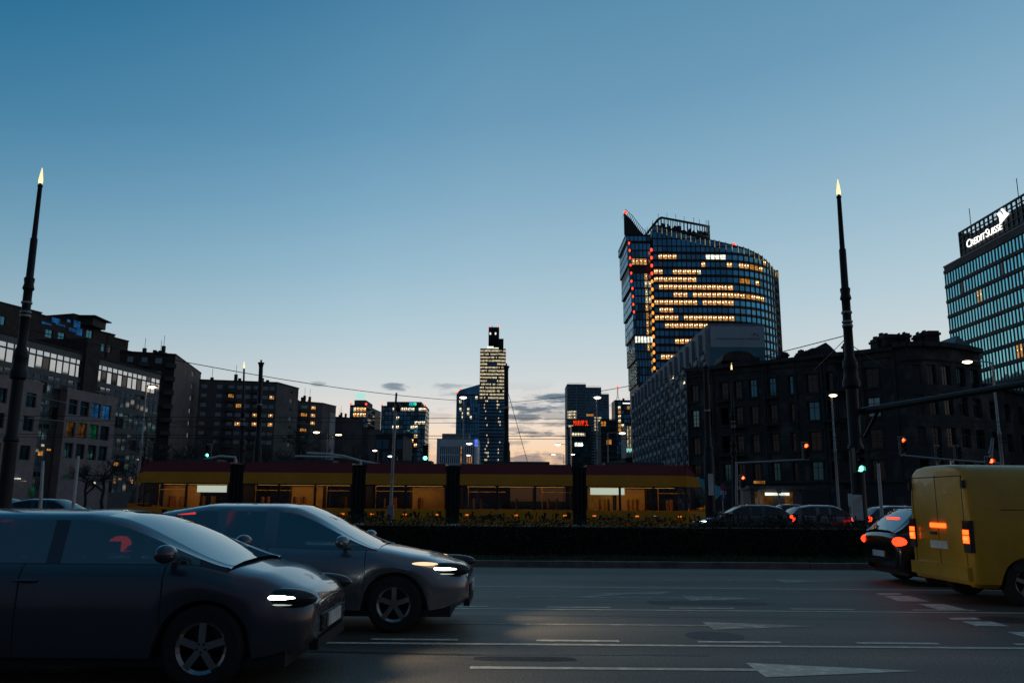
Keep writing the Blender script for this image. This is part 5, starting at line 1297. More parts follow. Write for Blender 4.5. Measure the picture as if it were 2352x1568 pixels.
# dark car seen from behind, right
sp3 = hatch(4.1, 1.74, 1.46, .31); sp3.update(tl=.80, tlh=.10, plate=.50, brake=1.22, brake_x=-sp3['L']/2+.30)
xD = at(2010, 1237, 17.6).x
c3 = make_car('hatchback', 'black hatchback with red tail lamps and pale number plate, left of the yellow van', (xD+sp3['L']/2-.3, 16.75, 0), 0, M['paint_black'], sp3, group='cars driving to the right')
# cars on the road beyond the hedge
gB = 'cars beyond the hedge'
sp4 = hatch(4.2, 1.76, 1.42, .31); sp4['glass'] = sp4['rear_m'] = M['glass_dark']
for px, Y, rz, pm, lb, lf in ((140, 35, 0, 'paint_blue', 'blue car seen over the roof of the dark people carrier, far left behind the hedge', 0),
        (1700, 37, math.pi, 'paint_black', 'black car behind the hedge just right of the tram nose', 1), (1905, 38, 0, 'paint_lavender', 'dark grey car behind the hedge left of the green traffic signal', 0),
        (2085, 36, 0, 'paint_blue', 'dark blue car behind the hedge between the black mast and the van', 0), (1795, 58, math.pi, 'paint_black', 'dark car with white headlights in front of the tenement', 1),
        (25, 40, 0, 'paint_red', 'dark red car at the far left edge behind the hedge', 0)):
    p = at(px, 1165, Y); make_car('parked_car' if 0 else 'car', lb, (p.x, Y, 0), rz, M[pm], sp4, lit_front=bool(lf), group=gB)

# yellow delivery van, right edge
Lv, Wv, Hv = 5.4, 1.92, 2.10
xV = 7.0; vy = 13.85
van = thing('delivery_van', 'yellow delivery van with orange tail lamps driving out of the right edge', 'van', (xV+Lv/2, vy, 0), 0)
def vsec(x):
    h = Wv/2; dr = x+Lv/2; df = Lv/2-x; top = Hv if df > 1.7 else (Hv-(1.7-df)*.55 if df > .9 else 1.72-(.9-df)*.95)
    zb = .26
    for xw in (-Lv/2+.82, Lv/2-.9):
        dx = abs(x-xw); ra = .40
        if dx < ra: zb = max(zb, .26+math.sqrt(ra*ra-dx*dx))
    p = [(h-.1, zb), (h-.01, zb+.06), (h, 1.0), (h-.03, min(1.45, top-.3)), (h-.09, top-.22), (h-.16, top-.08), (h-.30, top), (h*.4, top+.03), (0, top+.035)]
    d = min(dr, df); rd = .09
    if d < rd:
        s = math.sqrt(max(0, 1-(1-d/rd)**2)); p = [(y*(.93+.07*s), 1.1+(z-1.1)*(.95+.05*s)) for y, z in p]
    return p
vside, vscr = MB(), MB()
xs = sorted(set([round(-Lv/2+Lv*i/110, 4) for i in range(111)]+[-Lv/2+.01, -Lv/2+.03])); mb = MB(); S = [vsec(x) for x in xs]
for i in range(len(xs)-1):
    for k in range(len(S[0])-1):
        for s in (1, -1):
            a, b_, c, d = (xs[i], s*S[i][k][0], S[i][k][1]), (xs[i+1], s*S[i+1][k][0], S[i+1][k][1]), (xs[i+1], s*S[i+1][k+1][0], S[i+1][k+1][1]), (xs[i], s*S[i][k+1][0], S[i][k+1][1])
            dfm = Lv/2-(xs[i]+xs[i+1])/2; tg = vside if (k == 3 and 1.25 < dfm < 2.1) else vscr if (k >= 6 and .92 < dfm < 1.68) else mb
            tg.quad(a, b_, c, d) if s < 0 else tg.quad(a, d, c, b_)
for i, sg in ((0, -1), (len(xs)-1, 1)):
    p = [(xs[i], y, z) for y, z in S[i]]+[(xs[i], -y, z) for y, z in reversed(S[i][:-1])]; mb.poly(p if sg > 0 else list(reversed(p)))
mb.build('body', M['van_yellow'], van, 35, weld=True); vside.build('side_window', M['glass_dark'], van, 35); vscr.build('windscreen', M['glass_dark'], van, 35)
xb = -Lv/2
mb = MB(); mb.box(xb-.004, -.006, .55, xb+.01, .006, Hv-.12); mb.box(xb-.004, -.80, .535, xb+.01, .80, .55)
for s in (1, -1): mb.box(xb-.004, s*.80-.006, .55, xb+.01, s*.80+.006, Hv-.16)
mb.box(xb-.004, -.8, Hv-.165, xb+.01, .8, Hv-.15); mb.build('rear_door_gap', M['plastic_black'], van)
mb = MB(); mb.box(xb-.07, -Wv/2+.06, .36, xb+.05, Wv/2-.06, .56); mb.build('rear_bumper', M['van_yellow'], van)
mb = MB(); mb.box(xb-.02, -.27, .80, xb+.0, .27, .92); mb.build('number_plate', M['sign_face_white'], van)
mb = MB(); mb.box(xb-.04, .06, 1.02, xb+.0, .22, 1.06); mb.build('door_handle', M['plastic_black'], van)
for s in (1, -1):
    mb = MB(); mb.box(xb-.035, s*(Wv/2-.10)-.075, .92, xb+.06, s*(Wv/2-.10)+.075, 1.12)
    t = mb.build('tail_light', M['tail_van'], van); mb = MB(); mb.box(xb-.022, s*(Wv/2-.10)-.095, .78, xb+.05, s*(Wv/2-.10)+.095, 1.26); mb.box(xb-.04, s*(Wv/2-.10)-.078, 1.035, xb-.02, s*(Wv/2-.10)+.078, 1.05); mb.build('lamp_bezel', M['plastic_black'], t); mb = MB(); mb.box(xb-.03, s*(Wv/2-.10)-.075, 1.13, xb+.05, s*(Wv/2-.10)+.075, 1.24); mb.build('unlit_lens', M['paint_red'], t); mb = MB(); mb.box(xb-.045, s*(Wv/2-.10)-.06, .97, xb-.03, s*(Wv/2-.10)+.06, 1.01); o = mb.build('lamp_core', M['tail_core'], t)
    for z in (1.0, 1.75):
        mb = MB(); mb.box(xb-.03, s*.86-.03, z, xb+.02, s*.86+.03, z+.12); mb.build('hinge', M['plastic_black'], van)
    wheel_parts(van, xb+.82, s*(Wv/2-.13), .34, s, .22); wheel_parts(van, Lv/2-.9, s*(Wv/2-.13), .34, s, .22)
    mb = MB(); mb.box(xb+.6, s*(Wv/2-.003)-.004, .52, Lv/2-1.6, s*(Wv/2-.003)+.004, .60); mb.box(xb+.5, s*(Wv/2-.03)-.004, 1.42, Lv/2-2.0, s*(Wv/2-.03)+.004, 1.432); mb.build('side_moulding', M['plastic_black'], van)
    mb = MB(); mb.box(xb+2.0, s*(Wv/2-.012)-.012, 1.25, xb+2.16, s*(Wv/2-.012)+.012, 1.29); mb.build('side_handle', M['plastic_black'], van)
mb = MB(); mb.box(xb-.02, -.24, 1.13, xb+.03, .24, 1.20); mb.build('brake_light', M['tail_van'], van)
mb = MB(); mb.box(xb+.3, -Wv/2+.12, .24, Lv/2-.3, Wv/2-.12, .5); 
for xw in (xb+.82, Lv/2-.9): mb.box(xw-.4, -Wv/2+.14, .26, xw+.4, Wv/2-.14, .74)
mb.build('underbody', M['plastic_black'], van)

# ------------------------------------------------------------------ tram
TY = 44.17
x0t, x1t = at(290, 1130, 43).x, at(1640, 1180, 43).x
gaps = [at(p, 1130, 43).x for p in (541, 823, 1040, 1331)]
tram = thing('tram', 'yellow tram with dark red roof and lit windows passing behind the hedge', 'tram', (x0t, TY, 0), 0)
HWt = 1.18
bounds = [x0t]+gaps+[x1t]
def tr(x): return x-x0t
z_sill, z_head, z_up, z_roof = 1.06, 2.28, 2.84, 3.36
for k in range(5):
    a, c = tr(bounds[k])+(.35 if k else .9), tr(bounds[k+1])-(.35 if k < 4 else 1.35)
    lo, up, rf, inn = MB(), MB(), MB(), MB()
    lo.box(a, -HWt, .28, c, HWt, z_sill); up.box(a, -HWt, z_head, c, HWt, z_up)
    # roof fairing leaning in a little
    v = len(rf.v); ins = .12
    rf.v += [(a, -HWt+.01, z_up), (c, -HWt+.01, z_up), (c, HWt-.01, z_up), (a, HWt-.01, z_up), (a+.05, -HWt+ins, z_roof), (c-.05, -HWt+ins, z_roof), (c-.05, HWt-ins, z_roof), (a+.05, HWt-ins, z_roof)]
    for q in ((0,1,5,4),(1,2,6,5),(2,3,7,6),(3,0,4,7),(4,5,6,7)): rf.f.append(q); rf.m.append(0)
    L_ = c-a; nb_ = max(2, round(L_/1.75)); bw = L_/nb_
    for s in (-1, 1):
        pl = MB(); pl.box(a, s*(HWt-.02)-.02, z_head-.07, c, s*(HWt-.02)+.02, z_head)
        for i in range(nb_+1): x = a+bw*i; pl.box(max(a, x-.06), s*HWt-.04 if s > 0 else -HWt, z_sill, min(c, x+.06), s*HWt if s > 0 else -HWt+.04, z_head)
        pl.build('window_pillar', M['plastic_black'], tram)
    lo.build('lower_panel', M['tram_yellow'], tram); up.build('upper_panel', M['tram_yellow'], tram); rf.build('roof', M['tram_red'], tram)
    for i in range(nb_):
        for s in (-1, 1):
            mb = MB(); x_, xx = a+bw*i+.06, a+bw*(i+1)-.06; y = s*(HWt-.03); mb.quad((x_, y, z_sill), (xx, y, z_sill), (xx, y, z_head-.07), (x_, y, z_head-.07)); mb.build('window', M['tram_glass' if s < 0 else 'tram_glass_far'], tram)
    inn.box(a, -HWt+.06, z_sill-.75, c, HWt-.06, z_sill-.65); inn.box(a, -HWt+.06, z_head-.02, c, HWt-.06, z_head+.02)
    inn.build('floor_and_ceiling', M['tram_inner'], tram)
    mb = MB()
    for y in (-.5, .5): mb = MB(); mb.box(a+.3, y-.05, z_head-.045, c-.3, y+.05, z_head-.022); mb.build('ceiling_light', M['tram_strip'], tram)
    for i in range(nb_):
        xs_ = a+bw*(i+.5)+random.uniform(-.2, .2)
        if random.random() < .85:
            mb = MB()
            for y in (-.82, -.4, .62):
                d = random.choice((-1, 1)); mb.box(xs_-.2, y-.2, .9, xs_+.2, y+.2, 1.0); mb.box(xs_+d*.2-.04, y-.2, 1.0, xs_+d*.2+.04, y+.2, 1.62)
            mb.build('seats', M['seat_yellow'], tram)
        if i % 2 == 0:
            mb = MB(); x = a+bw*i+.4; mb.tube([(x, -.25, .42), (x, -.25, z_head-.05)], .02, 6); mb.tube([(x, -.25, 1.95), (x+bw, -.25, 1.95)], .018, 6); mb.build('grab_rail', M['rail_yellow'], tram)
    for i in [j for j in range(nb_) if k != 3 and random.random() < (.75, .6, .6, 0, .5)[k]]:   # backing panels added inside the far windows to show amber light
        mb = MB(); mb.box(a+bw*i+.1, HWt-.14, z_sill, a+bw*(i+1)-.1, HWt-.10, z_head-.1); mb.build('amber_backing', M['tram_inner'], tram)
    mb = MB(); nbog = 1 if k in (0, 2, 4) else 0
    if nbog:
        xm = (a+c)/2
        for dx in (-.9, .9):
            for s in (-1, 1): mb.tube([(xm+dx, s*.78-.07, .38), (xm+dx, s*.78+.07, .38)], .31, 16)
        mb.box(xm-1.3, -.9, .25, xm+1.3, .9, .45); mb.build('bogie', M['plastic_black'], tram)
    mb = MB(); mb.box(a+L_*.2, -.7, z_roof, c-L_*.2, .7, z_roof+.16); mb.build('roof_unit', M['frame_grey'], tram)
    for x in (a+.4, (a+c)/2, c-.4):
        mb = MB(); mb.box(x-.09, -HWt-.012, .76, x+.09, -HWt+.0, .82); mb.build('marker_lamp', M['marker'], tram)
for g in gaps:
    mb = MB(); 
    for i in range(7):
        x = tr(g)-.36+.72*i/7; o_ = .10 if i % 2 else .03; mb.box(x, -HWt+o_, .35, x+.72/7, HWt-o_, z_roof-.1)
    mb.build('bellows', M['bellows'], tram)
def cab(xa, xt, sgn):                                    # sloping end: body from xa to the tip xt
    d = xt-xa; prof = [(0, .30), (d*.96, .34), (d, .62), (d, 1.02), (d*.93, 1.25), (d*.42, z_up-.1), (d*.28, z_roof-.22), (d*.18, z_roof), (0, z_roof)]
    def outl(k): return prof[k]
    lo, gl, rf = MB(), MB(), MB()
    def strip(mb, k, w0, w1):
        (xa_, za), (xb_, zb) = prof[k], prof[k+1]; q = [(xa+xa_, -w0, za), (xa+xb_, -w1, zb), (xa+xb_, w1, zb), (xa+xa_, w0, za)]
        if sgn < 0: q = [q[3], q[2], q[1], q[0]]
        mb.quad(*q)
    W_ = [1.18, 1.02, .95, .95, .98, 1.12, 1.13, 1.08, 1.06]
    for k in (0, 1, 2, 3): strip(lo, k, W_[k], W_[k+1])
    strip(gl, 4, W_[4], W_[5])
    for k in (5, 6, 7): strip(rf, k, W_[k], W_[k+1])
    su = MB()
    for s in (1, -1):
        sw = MB()
        P = lambda k: (xa+prof[k][0], s*W_[k], prof[k][1])
        lo.poly([P(0), P(1), P(2), P(3), P(4), (xa, s*1.18, 1.06)])
        t = (z_head-1.25)/(z_up-.1-1.25); xh = xa+d*(.93+(.42-.93)*t); wh = W_[4]+(W_[5]-W_[4])*t
        sw.poly([(xa, s*1.18, 1.06), P(4), (xh, s*wh, z_head), (xa, s*1.18, z_head)]); sw.build('cab_window', M['tram_glass'], tram)
        su.poly([(xa, s*1.18, z_head), (xh, s*wh, z_head), P(5), (xa, s*1.18, z_up)])
        rf.poly([(xa, s*1.18, z_up), P(5), P(6), P(7), (xa, s*1.06, z_roof)])
    lo.build('cab_front', M['tram_yellow'], tram, weld=True); gl.build('windscreen', M['tram_glass'], tram); su.build('cab_upper_panel', M['tram_yellow'], tram); rf.build('cab_roof', M['tram_red'], tram, weld=True)
    mb = MB(); mb.box(min(xa, xa+d*.7), -1.0, .4, max(xa, xa+d*.7), 1.0, .98); mb.box(xa+d*.45-.15, -.5, .98, xa+d*.45+.15, .5, 1.2); mb.build('cab_desk', M['interior'], tram)
    for s in (1, -1):
        mb = MB(); mb.ell((xa+d*.985, s*.68, .82), (.06, .16, .09), 0, 12, 6); mb.build('headlight' if sgn > 0 else 'tail_light', M['headlight'] if sgn > 0 else M['tail'], tram, 60)
cab(tr(x1t)-1.35, tr(x1t), 1); cab(.9, 0, -1)
for px, yp, w in ((487, 1122, 1.5), (1395, 1128, 1.75)):
    p = at(px, yp, 43.1); mb = MB(); mb.box(p.x-x0t-w/2, -HWt+.08, p.z-.17, p.x-x0t+w/2, -HWt+.12, p.z+.17); mb.build('destination_display', M['display'], tram)
p = at(1600, 1086, 43.1); mb = MB(); mb.box(tr(x1t)-.9, -.6, 2.95, tr(x1t)-.86, .6, 3.15)

# ------------------------------------------------------------------ tall masts
def flame_mast(px_base, px_top, py_top, Y, label, arm=None, s=1.0):
    p = at(px_base, 1200, Y); tp = at(px_top, py_top, Y); H = tp.z
    root = thing('lamp_mast', label, 'lamp mast', (p.x, Y, 0), 0, 'black masts with flame shaped lamps')
    k = H
    prof = [(.24, 0), (.24, .5), (.20, .6), (.19, 3.0*k/11.2), (.22, 3.03*k/11.2), (.22, 3.1*k/11.2), (.17, 3.2*k/11.2), (.165, .425*k), (.235, .43*k), (.25, .443*k), (.20, .455*k), (.185, .475*k), (.21, .48*k), (.205, .495*k), (.135, .51*k), (.13, .585*k), (.145, .587*k), (.145, .592*k), (.125, .595*k),
            (.122, .66*k), (.165, .665*k), (.13, .678*k), (.15, .692*k), (.105, .697*k), (.10, .80*k), (.075, .805*k), (.062, .945*k), (.075, .947*k), (.075, .951*k), (.04, .952*k), (.04, .96*k)]
    lean = Vector((tp.x-p.x, 0, 0))
    mb = MB(); mb.lathe([(r*s, z) for r, z in prof], 18); mb.v = [(v[0]+lean.x*v[2]/H, v[1], v[2]) for v in mb.v]; mb.build('pole', M['steel_dark'], root, 40)
    fm = MB(); fm.lathe([(.058*s, .956*k), (.066*s, .963*k), (.042*s, .982*k), (.008, k)], 12); fm.v = [(v[0]+lean.x*v[2]/H, v[1], v[2]) for v in fm.v]; fm.build('lamp_flame', M['flame'], root, 60)
    for zz in (.59, .60, .625):
        mb = MB(); mb.lathe([(.15*s, zz*k), (.155*s, zz*k+.03), (.15*s, zz*k+.06)], 16); mb.v = [(v[0]+lean.x*v[2]/H, v[1], v[2]) for v in mb.v]; mb.build('clamp', M['steel_grey'], root)
    return root, p, tp, H
mR, pR, tR, HR_ = flame_mast(1977, 1924, 412, 24, 'thick black mast with flame lamp, carrying the green signal and a long arm')
mL, pL, tL, HL_ = flame_mast(4, 97, 386, 24, 'black mast with a flame shaped lamp leaning at the left edge')
m3_, p3_, t3_, H3_ = flame_mast(1690, 1680, 833, 59, 'slim black mast with a small flame lamp in front of the tenement')
m4_, p4_, t4_, H4_ = flame_mast(551, 561, 830, 59, 'slim black mast with a small flame lamp behind the tram on the left')
# long arm on the right mast
e = at(2352, 881, 18.4); s0 = at(1982, 944, 24); mb = MB()
d_ = e-s0; mb.tube([s0-Vector((pR.x, 24, 0)), s0+d_*.5-Vector((pR.x, 24, 0)), s0+d_*1.12-Vector((pR.x, 24, 0))], [.115, .09, .075], 10); mb.build('arm', M['steel_dark'], mR, 40)
mb = MB(); q = s0-Vector((pR.x, 24, 0)); mb.tube([q+Vector((0, 0, -.75)), q+d_*.12+Vector((0, 0, -.05))], .05, 6); mb.build('arm_brace', M['steel_dark'], mR)
mb = MB(); q = at(1995, 1150, 23.7)-Vector((pR.x, 24, 0)); mb.box(-.36, -.36, 1.05, -.06, -.30, 1.75); mb.build('notice_plate', M['sign_face_white'], mR)
def lantern(root, p, w, lit, label=None, r=None, back=True, n=3, nm='signal_head'):
    """three-lens traffic signal hanging at local p (centre of head)"""
    hgt = w*2.9; mb = MB(); mb.box(p.x-w/2, p.y-.12, p.z-hgt/2, p.x+w/2, p.y+.12, p.z+hgt/2)
    for k in range(3):
        z = p.z+hgt*(.33-.33*k); n_ = 12
        for j in range(n_):
            a, c = math.pi*(j/n_*1.3-.15), math.pi*((j+1)/n_*1.3-.15); r0 = w*.40
            mb.quad((p.x+r0*math.cos(a), p.y-.12, z+r0*math.sin(a)), (p.x+r0*math.cos(c), p.y-.12, z+r0*math.sin(c)), (p.x+r0*math.cos(c), p.y-.12-w*.55, z+r0*math.sin(c)-.02), (p.x+r0*math.cos(a), p.y-.12-w*.55, z+r0*math.sin(a)-.02))
    hd = mb.build(nm, M['plastic_black'], root)
    for k, m_ in enumerate(('sig_red', 'sig_off', 'sig_green')):
        mm = M[m_] if (k == 0 and lit == 'r') or (k == 2 and lit == 'g') else M['sig_off']
        mb = MB(); mb.ell((p.x, p.y-.12, p.z+hgt*(.33-.33*k)), (w*.36, .05, w*.36), 0, 16, 8); mb.build('lens', mm, hd, 60)
    if back:
        mb = MB()
        for x0, x1, z0, z1 in ((-.62, .62, .56, .60), (-.62, .62, -.60, -.56), (-.62, -.56, -.56, .56), (.56, .62, -.56, .56)): mb.box(p.x+w*x0, p.y+.13, p.z+hgt*z0, p.x+w*x1, p.y+.15, p.z+hgt*z1)
        mb.build('backboard_edge', M['sign_face_white'], hd)
q = at(1973, 1074, 23.6); lantern(mR, Vector((q.x-pR.x, -.38, q.z+.21)), .24, 'g', back=False)

def cap_mast(px, py_top, Y, label, tilt=0):
    p = at(px, 1100, Y); t = at(px+tilt, py_top, Y); H = t.z
    root = thing('tram_mast', label, 'tram mast', (p.x, Y, 0), 0, 'tram wire masts')
    ln = t.x-p.x
    prof = [(.24, 0), (.24, .45*H), (.20, .46*H), (.215, .5*H), (.15, .51*H), (.14, .70*H), (.155, .702*H), (.155, .712*H), (.14, .714*H), (.125, .955*H), (.15, .957*H), (.14, .965*H), (.20, .978*H), (.20, .982*H), (.05, .985*H), (.05, .992*H), (.075, .995*H), (.02, H)]
    mb = MB(); mb.lathe(prof, 14); mb.v = [(v[0]+ln*v[2]/H, v[1], v[2]) for v in mb.v]; mb.build('pole', M['steel_dark'], root, 40)
    mb = MB(); mb.lathe([(.15, .715*H), (.16, .72*H), (.15, .725*H)], 14); mb.v = [(v[0]+ln*v[2]/H, v[1], v[2]) for v in mb.v]; mb.build('clamp', M['steel_grey'], root)
    return root, p, t, H
k1 = cap_mast(592, 826, 51, 'thick black wire mast with a finial on top, next to the left flame lamp', 8)
k2 = cap_mast(1164, 834, 51, 'thick black wire mast standing before the tallest tower', -1)
k3 = cap_mast(1629, 836, 40, 'thick black wire mast in front of the tram nose', -8)
mb = MB(); q = at(1633, 1112, 39.7)-Vector((k3[1].x, 40, 0)); mb.box(q.x-.12, -.32, q.z-.5, q.x+.12, -.27, q.z+.5); mb.build('notice_plate', M['sign_face_white'], k3[0])

# signal arms
def signal_arm(Y, post_px, arm, heads, label, thick=.07, post=True, m='steel_grey', col='r'):
    b0 = at(post_px, 1150, Y); root = thing('signal_gantry', label, 'traffic signal', (b0.x, Y, 0), 0, 'traffic signals over the road')
    pts = [at(x, y, Y)-Vector((b0.x, Y, 0)) for x, y in arm]
    if post: mb = MB(); mb.tube([(0, 0, 0), (0, 0, pts[0].z*.5), (pts[0].x, 0, pts[0].z+.1)], [thick*1.5, thick*1.3, thick*1.1], 10); mb.build('post', M[m], root, 40)
    mb = MB(); mb.tube(pts, [thick]+[thick*.85]*(len(pts)-1), 8); mb.build('arm', M[m], root, 40)
    for x, y, w, c in heads:
        q = at(x, y, Y)-Vector((b0.x, Y, 0)); lantern(root, Vector((q.x, -.2, q.z)), w, c)
    return root
signal_arm(58, 1692, [(1692, 1063), (1750, 1060), (1846, 1055)], [(1848, 1035, .36, 'r')], 'signal with a red lens on a thin arm, in front of the tenement ground floor')
signal_arm(60, 2300, [(2300, 1064), (2200, 1057), (2070, 1045)], [(2070, 1022, .36, 'r')], 'red signal at the far end of a long arm above the yellow van')
signal_arm(46, 2275, [(2280, 1010), (2272, 1042)], [(2270, 1072, .34, 'r')], 'signal with a glaring red lens just over the roof of the yellow van')
signal_arm(57, 541, [(541, 1058), (541, 1050), (505, 1047), (470, 1055), (441, 1063)], [], 'pale curved arm with no signal head, above the tram roof at left', .09, m='white_paint')
signal_arm(57, 828, [(828, 1066), (828, 1058), (790, 1047), (752, 1042), (705, 1040)], [], 'pale curved arm with a bent end, above the tram roof left of the thin pole', .09, m='white_paint')
signal_arm(59, 870, [(870, 1066), (790, 1050), (678, 1047)], [], 'long straight pale arm above the tram roof beside the curved one', .08, m='white_paint')
signal_arm(62, 978, [(978, 1068), (978, 1052)], [(978, 1040, .40, 'g')], 'black signal with a faint green lens at the foot of the broad glass tower')
signal_arm(60, 478, [(478, 1068), (480, 1048)], [(481, 1036, .30, 'g')], 'small green signal before the wide grey apartment block')
signal_arm(64, 2152, [(2152, 1075), (2152, 1060)], [(2152, 1040, .34, None)], 'unlit signal before the tenement, left of the glaring red one')
signal_arm(64, 2190, [(2190, 1075), (2190, 1060)], [(2196, 1040, .34, None)], 'unlit signal before the tenement, right of its unlit twin')
signal_arm(46, 1704, [(1704, 1150), (1702, 1118)], [(1703, 1106, .22, 'r')], 'small low red signal right of the tram nose')

# ------------------------------------------------------------------ street lamps
def street_lamp(px_b, px_h, py_h, Y, label, side, arm=1.4, grp='street lamps', m='steel_grey', white=False):
    hd = at(px_h, py_h, Y); bx = at(px_b, py_h+20, Y).x; root = thing('street_lamp', label, 'street lamp', (bx, Y, 0), 0, grp)
    H = hd.z; dx = hd.x-bx
    mb = MB(); mb.lathe([(.13, 0), (.13, 1.2), (.10, 1.25), (.09, H*.55), (.11, H*.555), (.11, H*.575), (.075, H*.58), (.055, H-.05)], 10); mb.build('pole', M[m], root, 40)
    mb = MB(); mb.tube([(0, 0, H-.06), (dx*.5, 0, H+.03), (dx*.8, 0, H+.05)], .04, 6); mb.build('arm', M[m], root, 40)
    mb = MB(); s = 1 if dx > 0 else -1; mb.ell((dx, 0, H+.06), (.48, .18, .09), 0, 14, 8); hd_ = mb.build('lamp_head', M['frame_grey'], root, 60)
    mb = MB(); g_ = max(1, min(1.35, Y/80)); mb.ell((dx, -.03, H-.03), (.30*g_, .17, .10*g_), 0, 14, 8); mb.build('lens', M['lamp_white' if white else 'lamp_street'], hd_, 60)
    return root
SL = [(335, 350, 888, 63, 'street lamp with a warm lit head at the right end of the glass offices', 0), (1065, 1064, 912, 70, 'street lamp with its lit head against the slanted dark tower', 1), (1370, 1372, 912, 70, 'street lamp with its lit head before the grey banded tower', 1),
      (1911, 1913, 907, 62, 'street lamp with a warm lit head before the middle of the tenement', 0), (2280, 2221, 830, 50, 'tall street lamp with a glaring head on a long arm, right of the black mast', 0)]
for a, h_, y, Y, lb, wh in SL: street_lamp(a, h_, y, Y, lb, 1, white=bool(wh))
FARL = [(752, 727, 992, 110, 'far street lamp above the tram roof, before the block with the banner'), (762, 778, 998, 110, 'far street lamp just right of the block with the banner'), (868, 861, 1034, 150, 'far street lamp at the foot of the lowest apartment block'),
        (1102, 1078, 1018, 120, 'far street lamp before the pale lattice block, upper one'), (1103, 1076, 1045, 190, 'far street lamp before the pale lattice block, lower one'), (1303, 1281, 1020, 120, 'far street lamp over the avenue at the left edge of the banded tower'),
        (1295, 1271, 1043, 190, 'far street lamp low over the avenue, left of the dark glass block'), (1310, 1333, 1021, 125, 'far street lamp whose head shows on the dark glass block'), (1396, 1429, 994, 100, 'street lamp with a warm head left of the white lit facade'),
        (1300, 1316, 1043, 185, 'far street lamp low before the dark glass block'), (912, 897, 1047, 130, 'small far street lamp behind the thin grey pole')]
for a, h_, y, Y, lb in FARL: street_lamp(a, h_, y, Y, lb, 1, grp='distant street lamps', white=(Y > 115))

# thin grey poles and posts
def post(px0, py0, px1, py1, Y, label, r=.055, name='post', cat='post', m='white_paint', box=None, grp=None):
    a = at(px0, py0, Y); e = at(px1, py1, Y); d = (e-a); k = a.z/(d.z) ; g = a-d*(a.z/d.z)
    root = thing(name, label, cat, (g.x, Y, 0), 0, grp); mb = MB(); mb.tube([(0, 0, 0), (e.x-g.x, 0, e.z)], [r*1.15, r*.85], 10); mb.build('shaft', M[m], root, 40)
    mb = MB(); mb.lathe([(r*1.9, 0), (r*1.9, .06), (r*1.3, .1)], 10); mb.build('base', M['steel_dark'], root)
    return root, g, e
pr = post(897, 1180, 909, 925, 24.4, 'tall thin grey pole with a camera on top standing in the hedge', .045, 'camera_pole', 'camera pole', 'steel_grey')
mb = MB(); q = pr[2]-Vector((pr[1].x, 24.4, 0)); mb.tube([(q.x, 0, q.z), (q.x+.01, 0, q.z+.30)], .03, 8); mb.build('spike', M['steel_dark'], pr[0])
mb = MB(); mb.ell((q.x+.09, -.08, q.z-.14), (.09, .1, .13)); mb.box(q.x-.02, -.04, q.z-.1, q.x+.1, .04, q.z); mb.build('camera', M['plastic_black'], pr[0], 40)
mb = MB(); z1 = at(897, 1160, 24.4).z; z0 = at(897, 1192, 24.4).z; xx = at(897, 1170, 24.4).x-pr[1].x; mb.box(xx-.09, -.1, z0, xx+.09, .1, z1); mb.build('junction_box', M['steel_grey'], pr[0])
for a in ((93, 1160, 99, 1058, 'short grey post left of its taller neighbour, before the stone bays'), (168, 1165, 180, 1047, 'taller grey post leaning right, before the glass offices'), (2025, 1175, 2017, 1064, 'grey post leaning left, between the black mast and the yellow van')):
    post(*a[:4], 25.2, a[4], .05, grp='grey posts behind the hedge')
post(1612, 1180, 1611, 1128, 45, 'x', .05) if 0 else None
post(1744, 1180, 1743, 1125, 48, 'pale thin post left of the kiosk with the white light', .07, 'bollard_post', 'post')

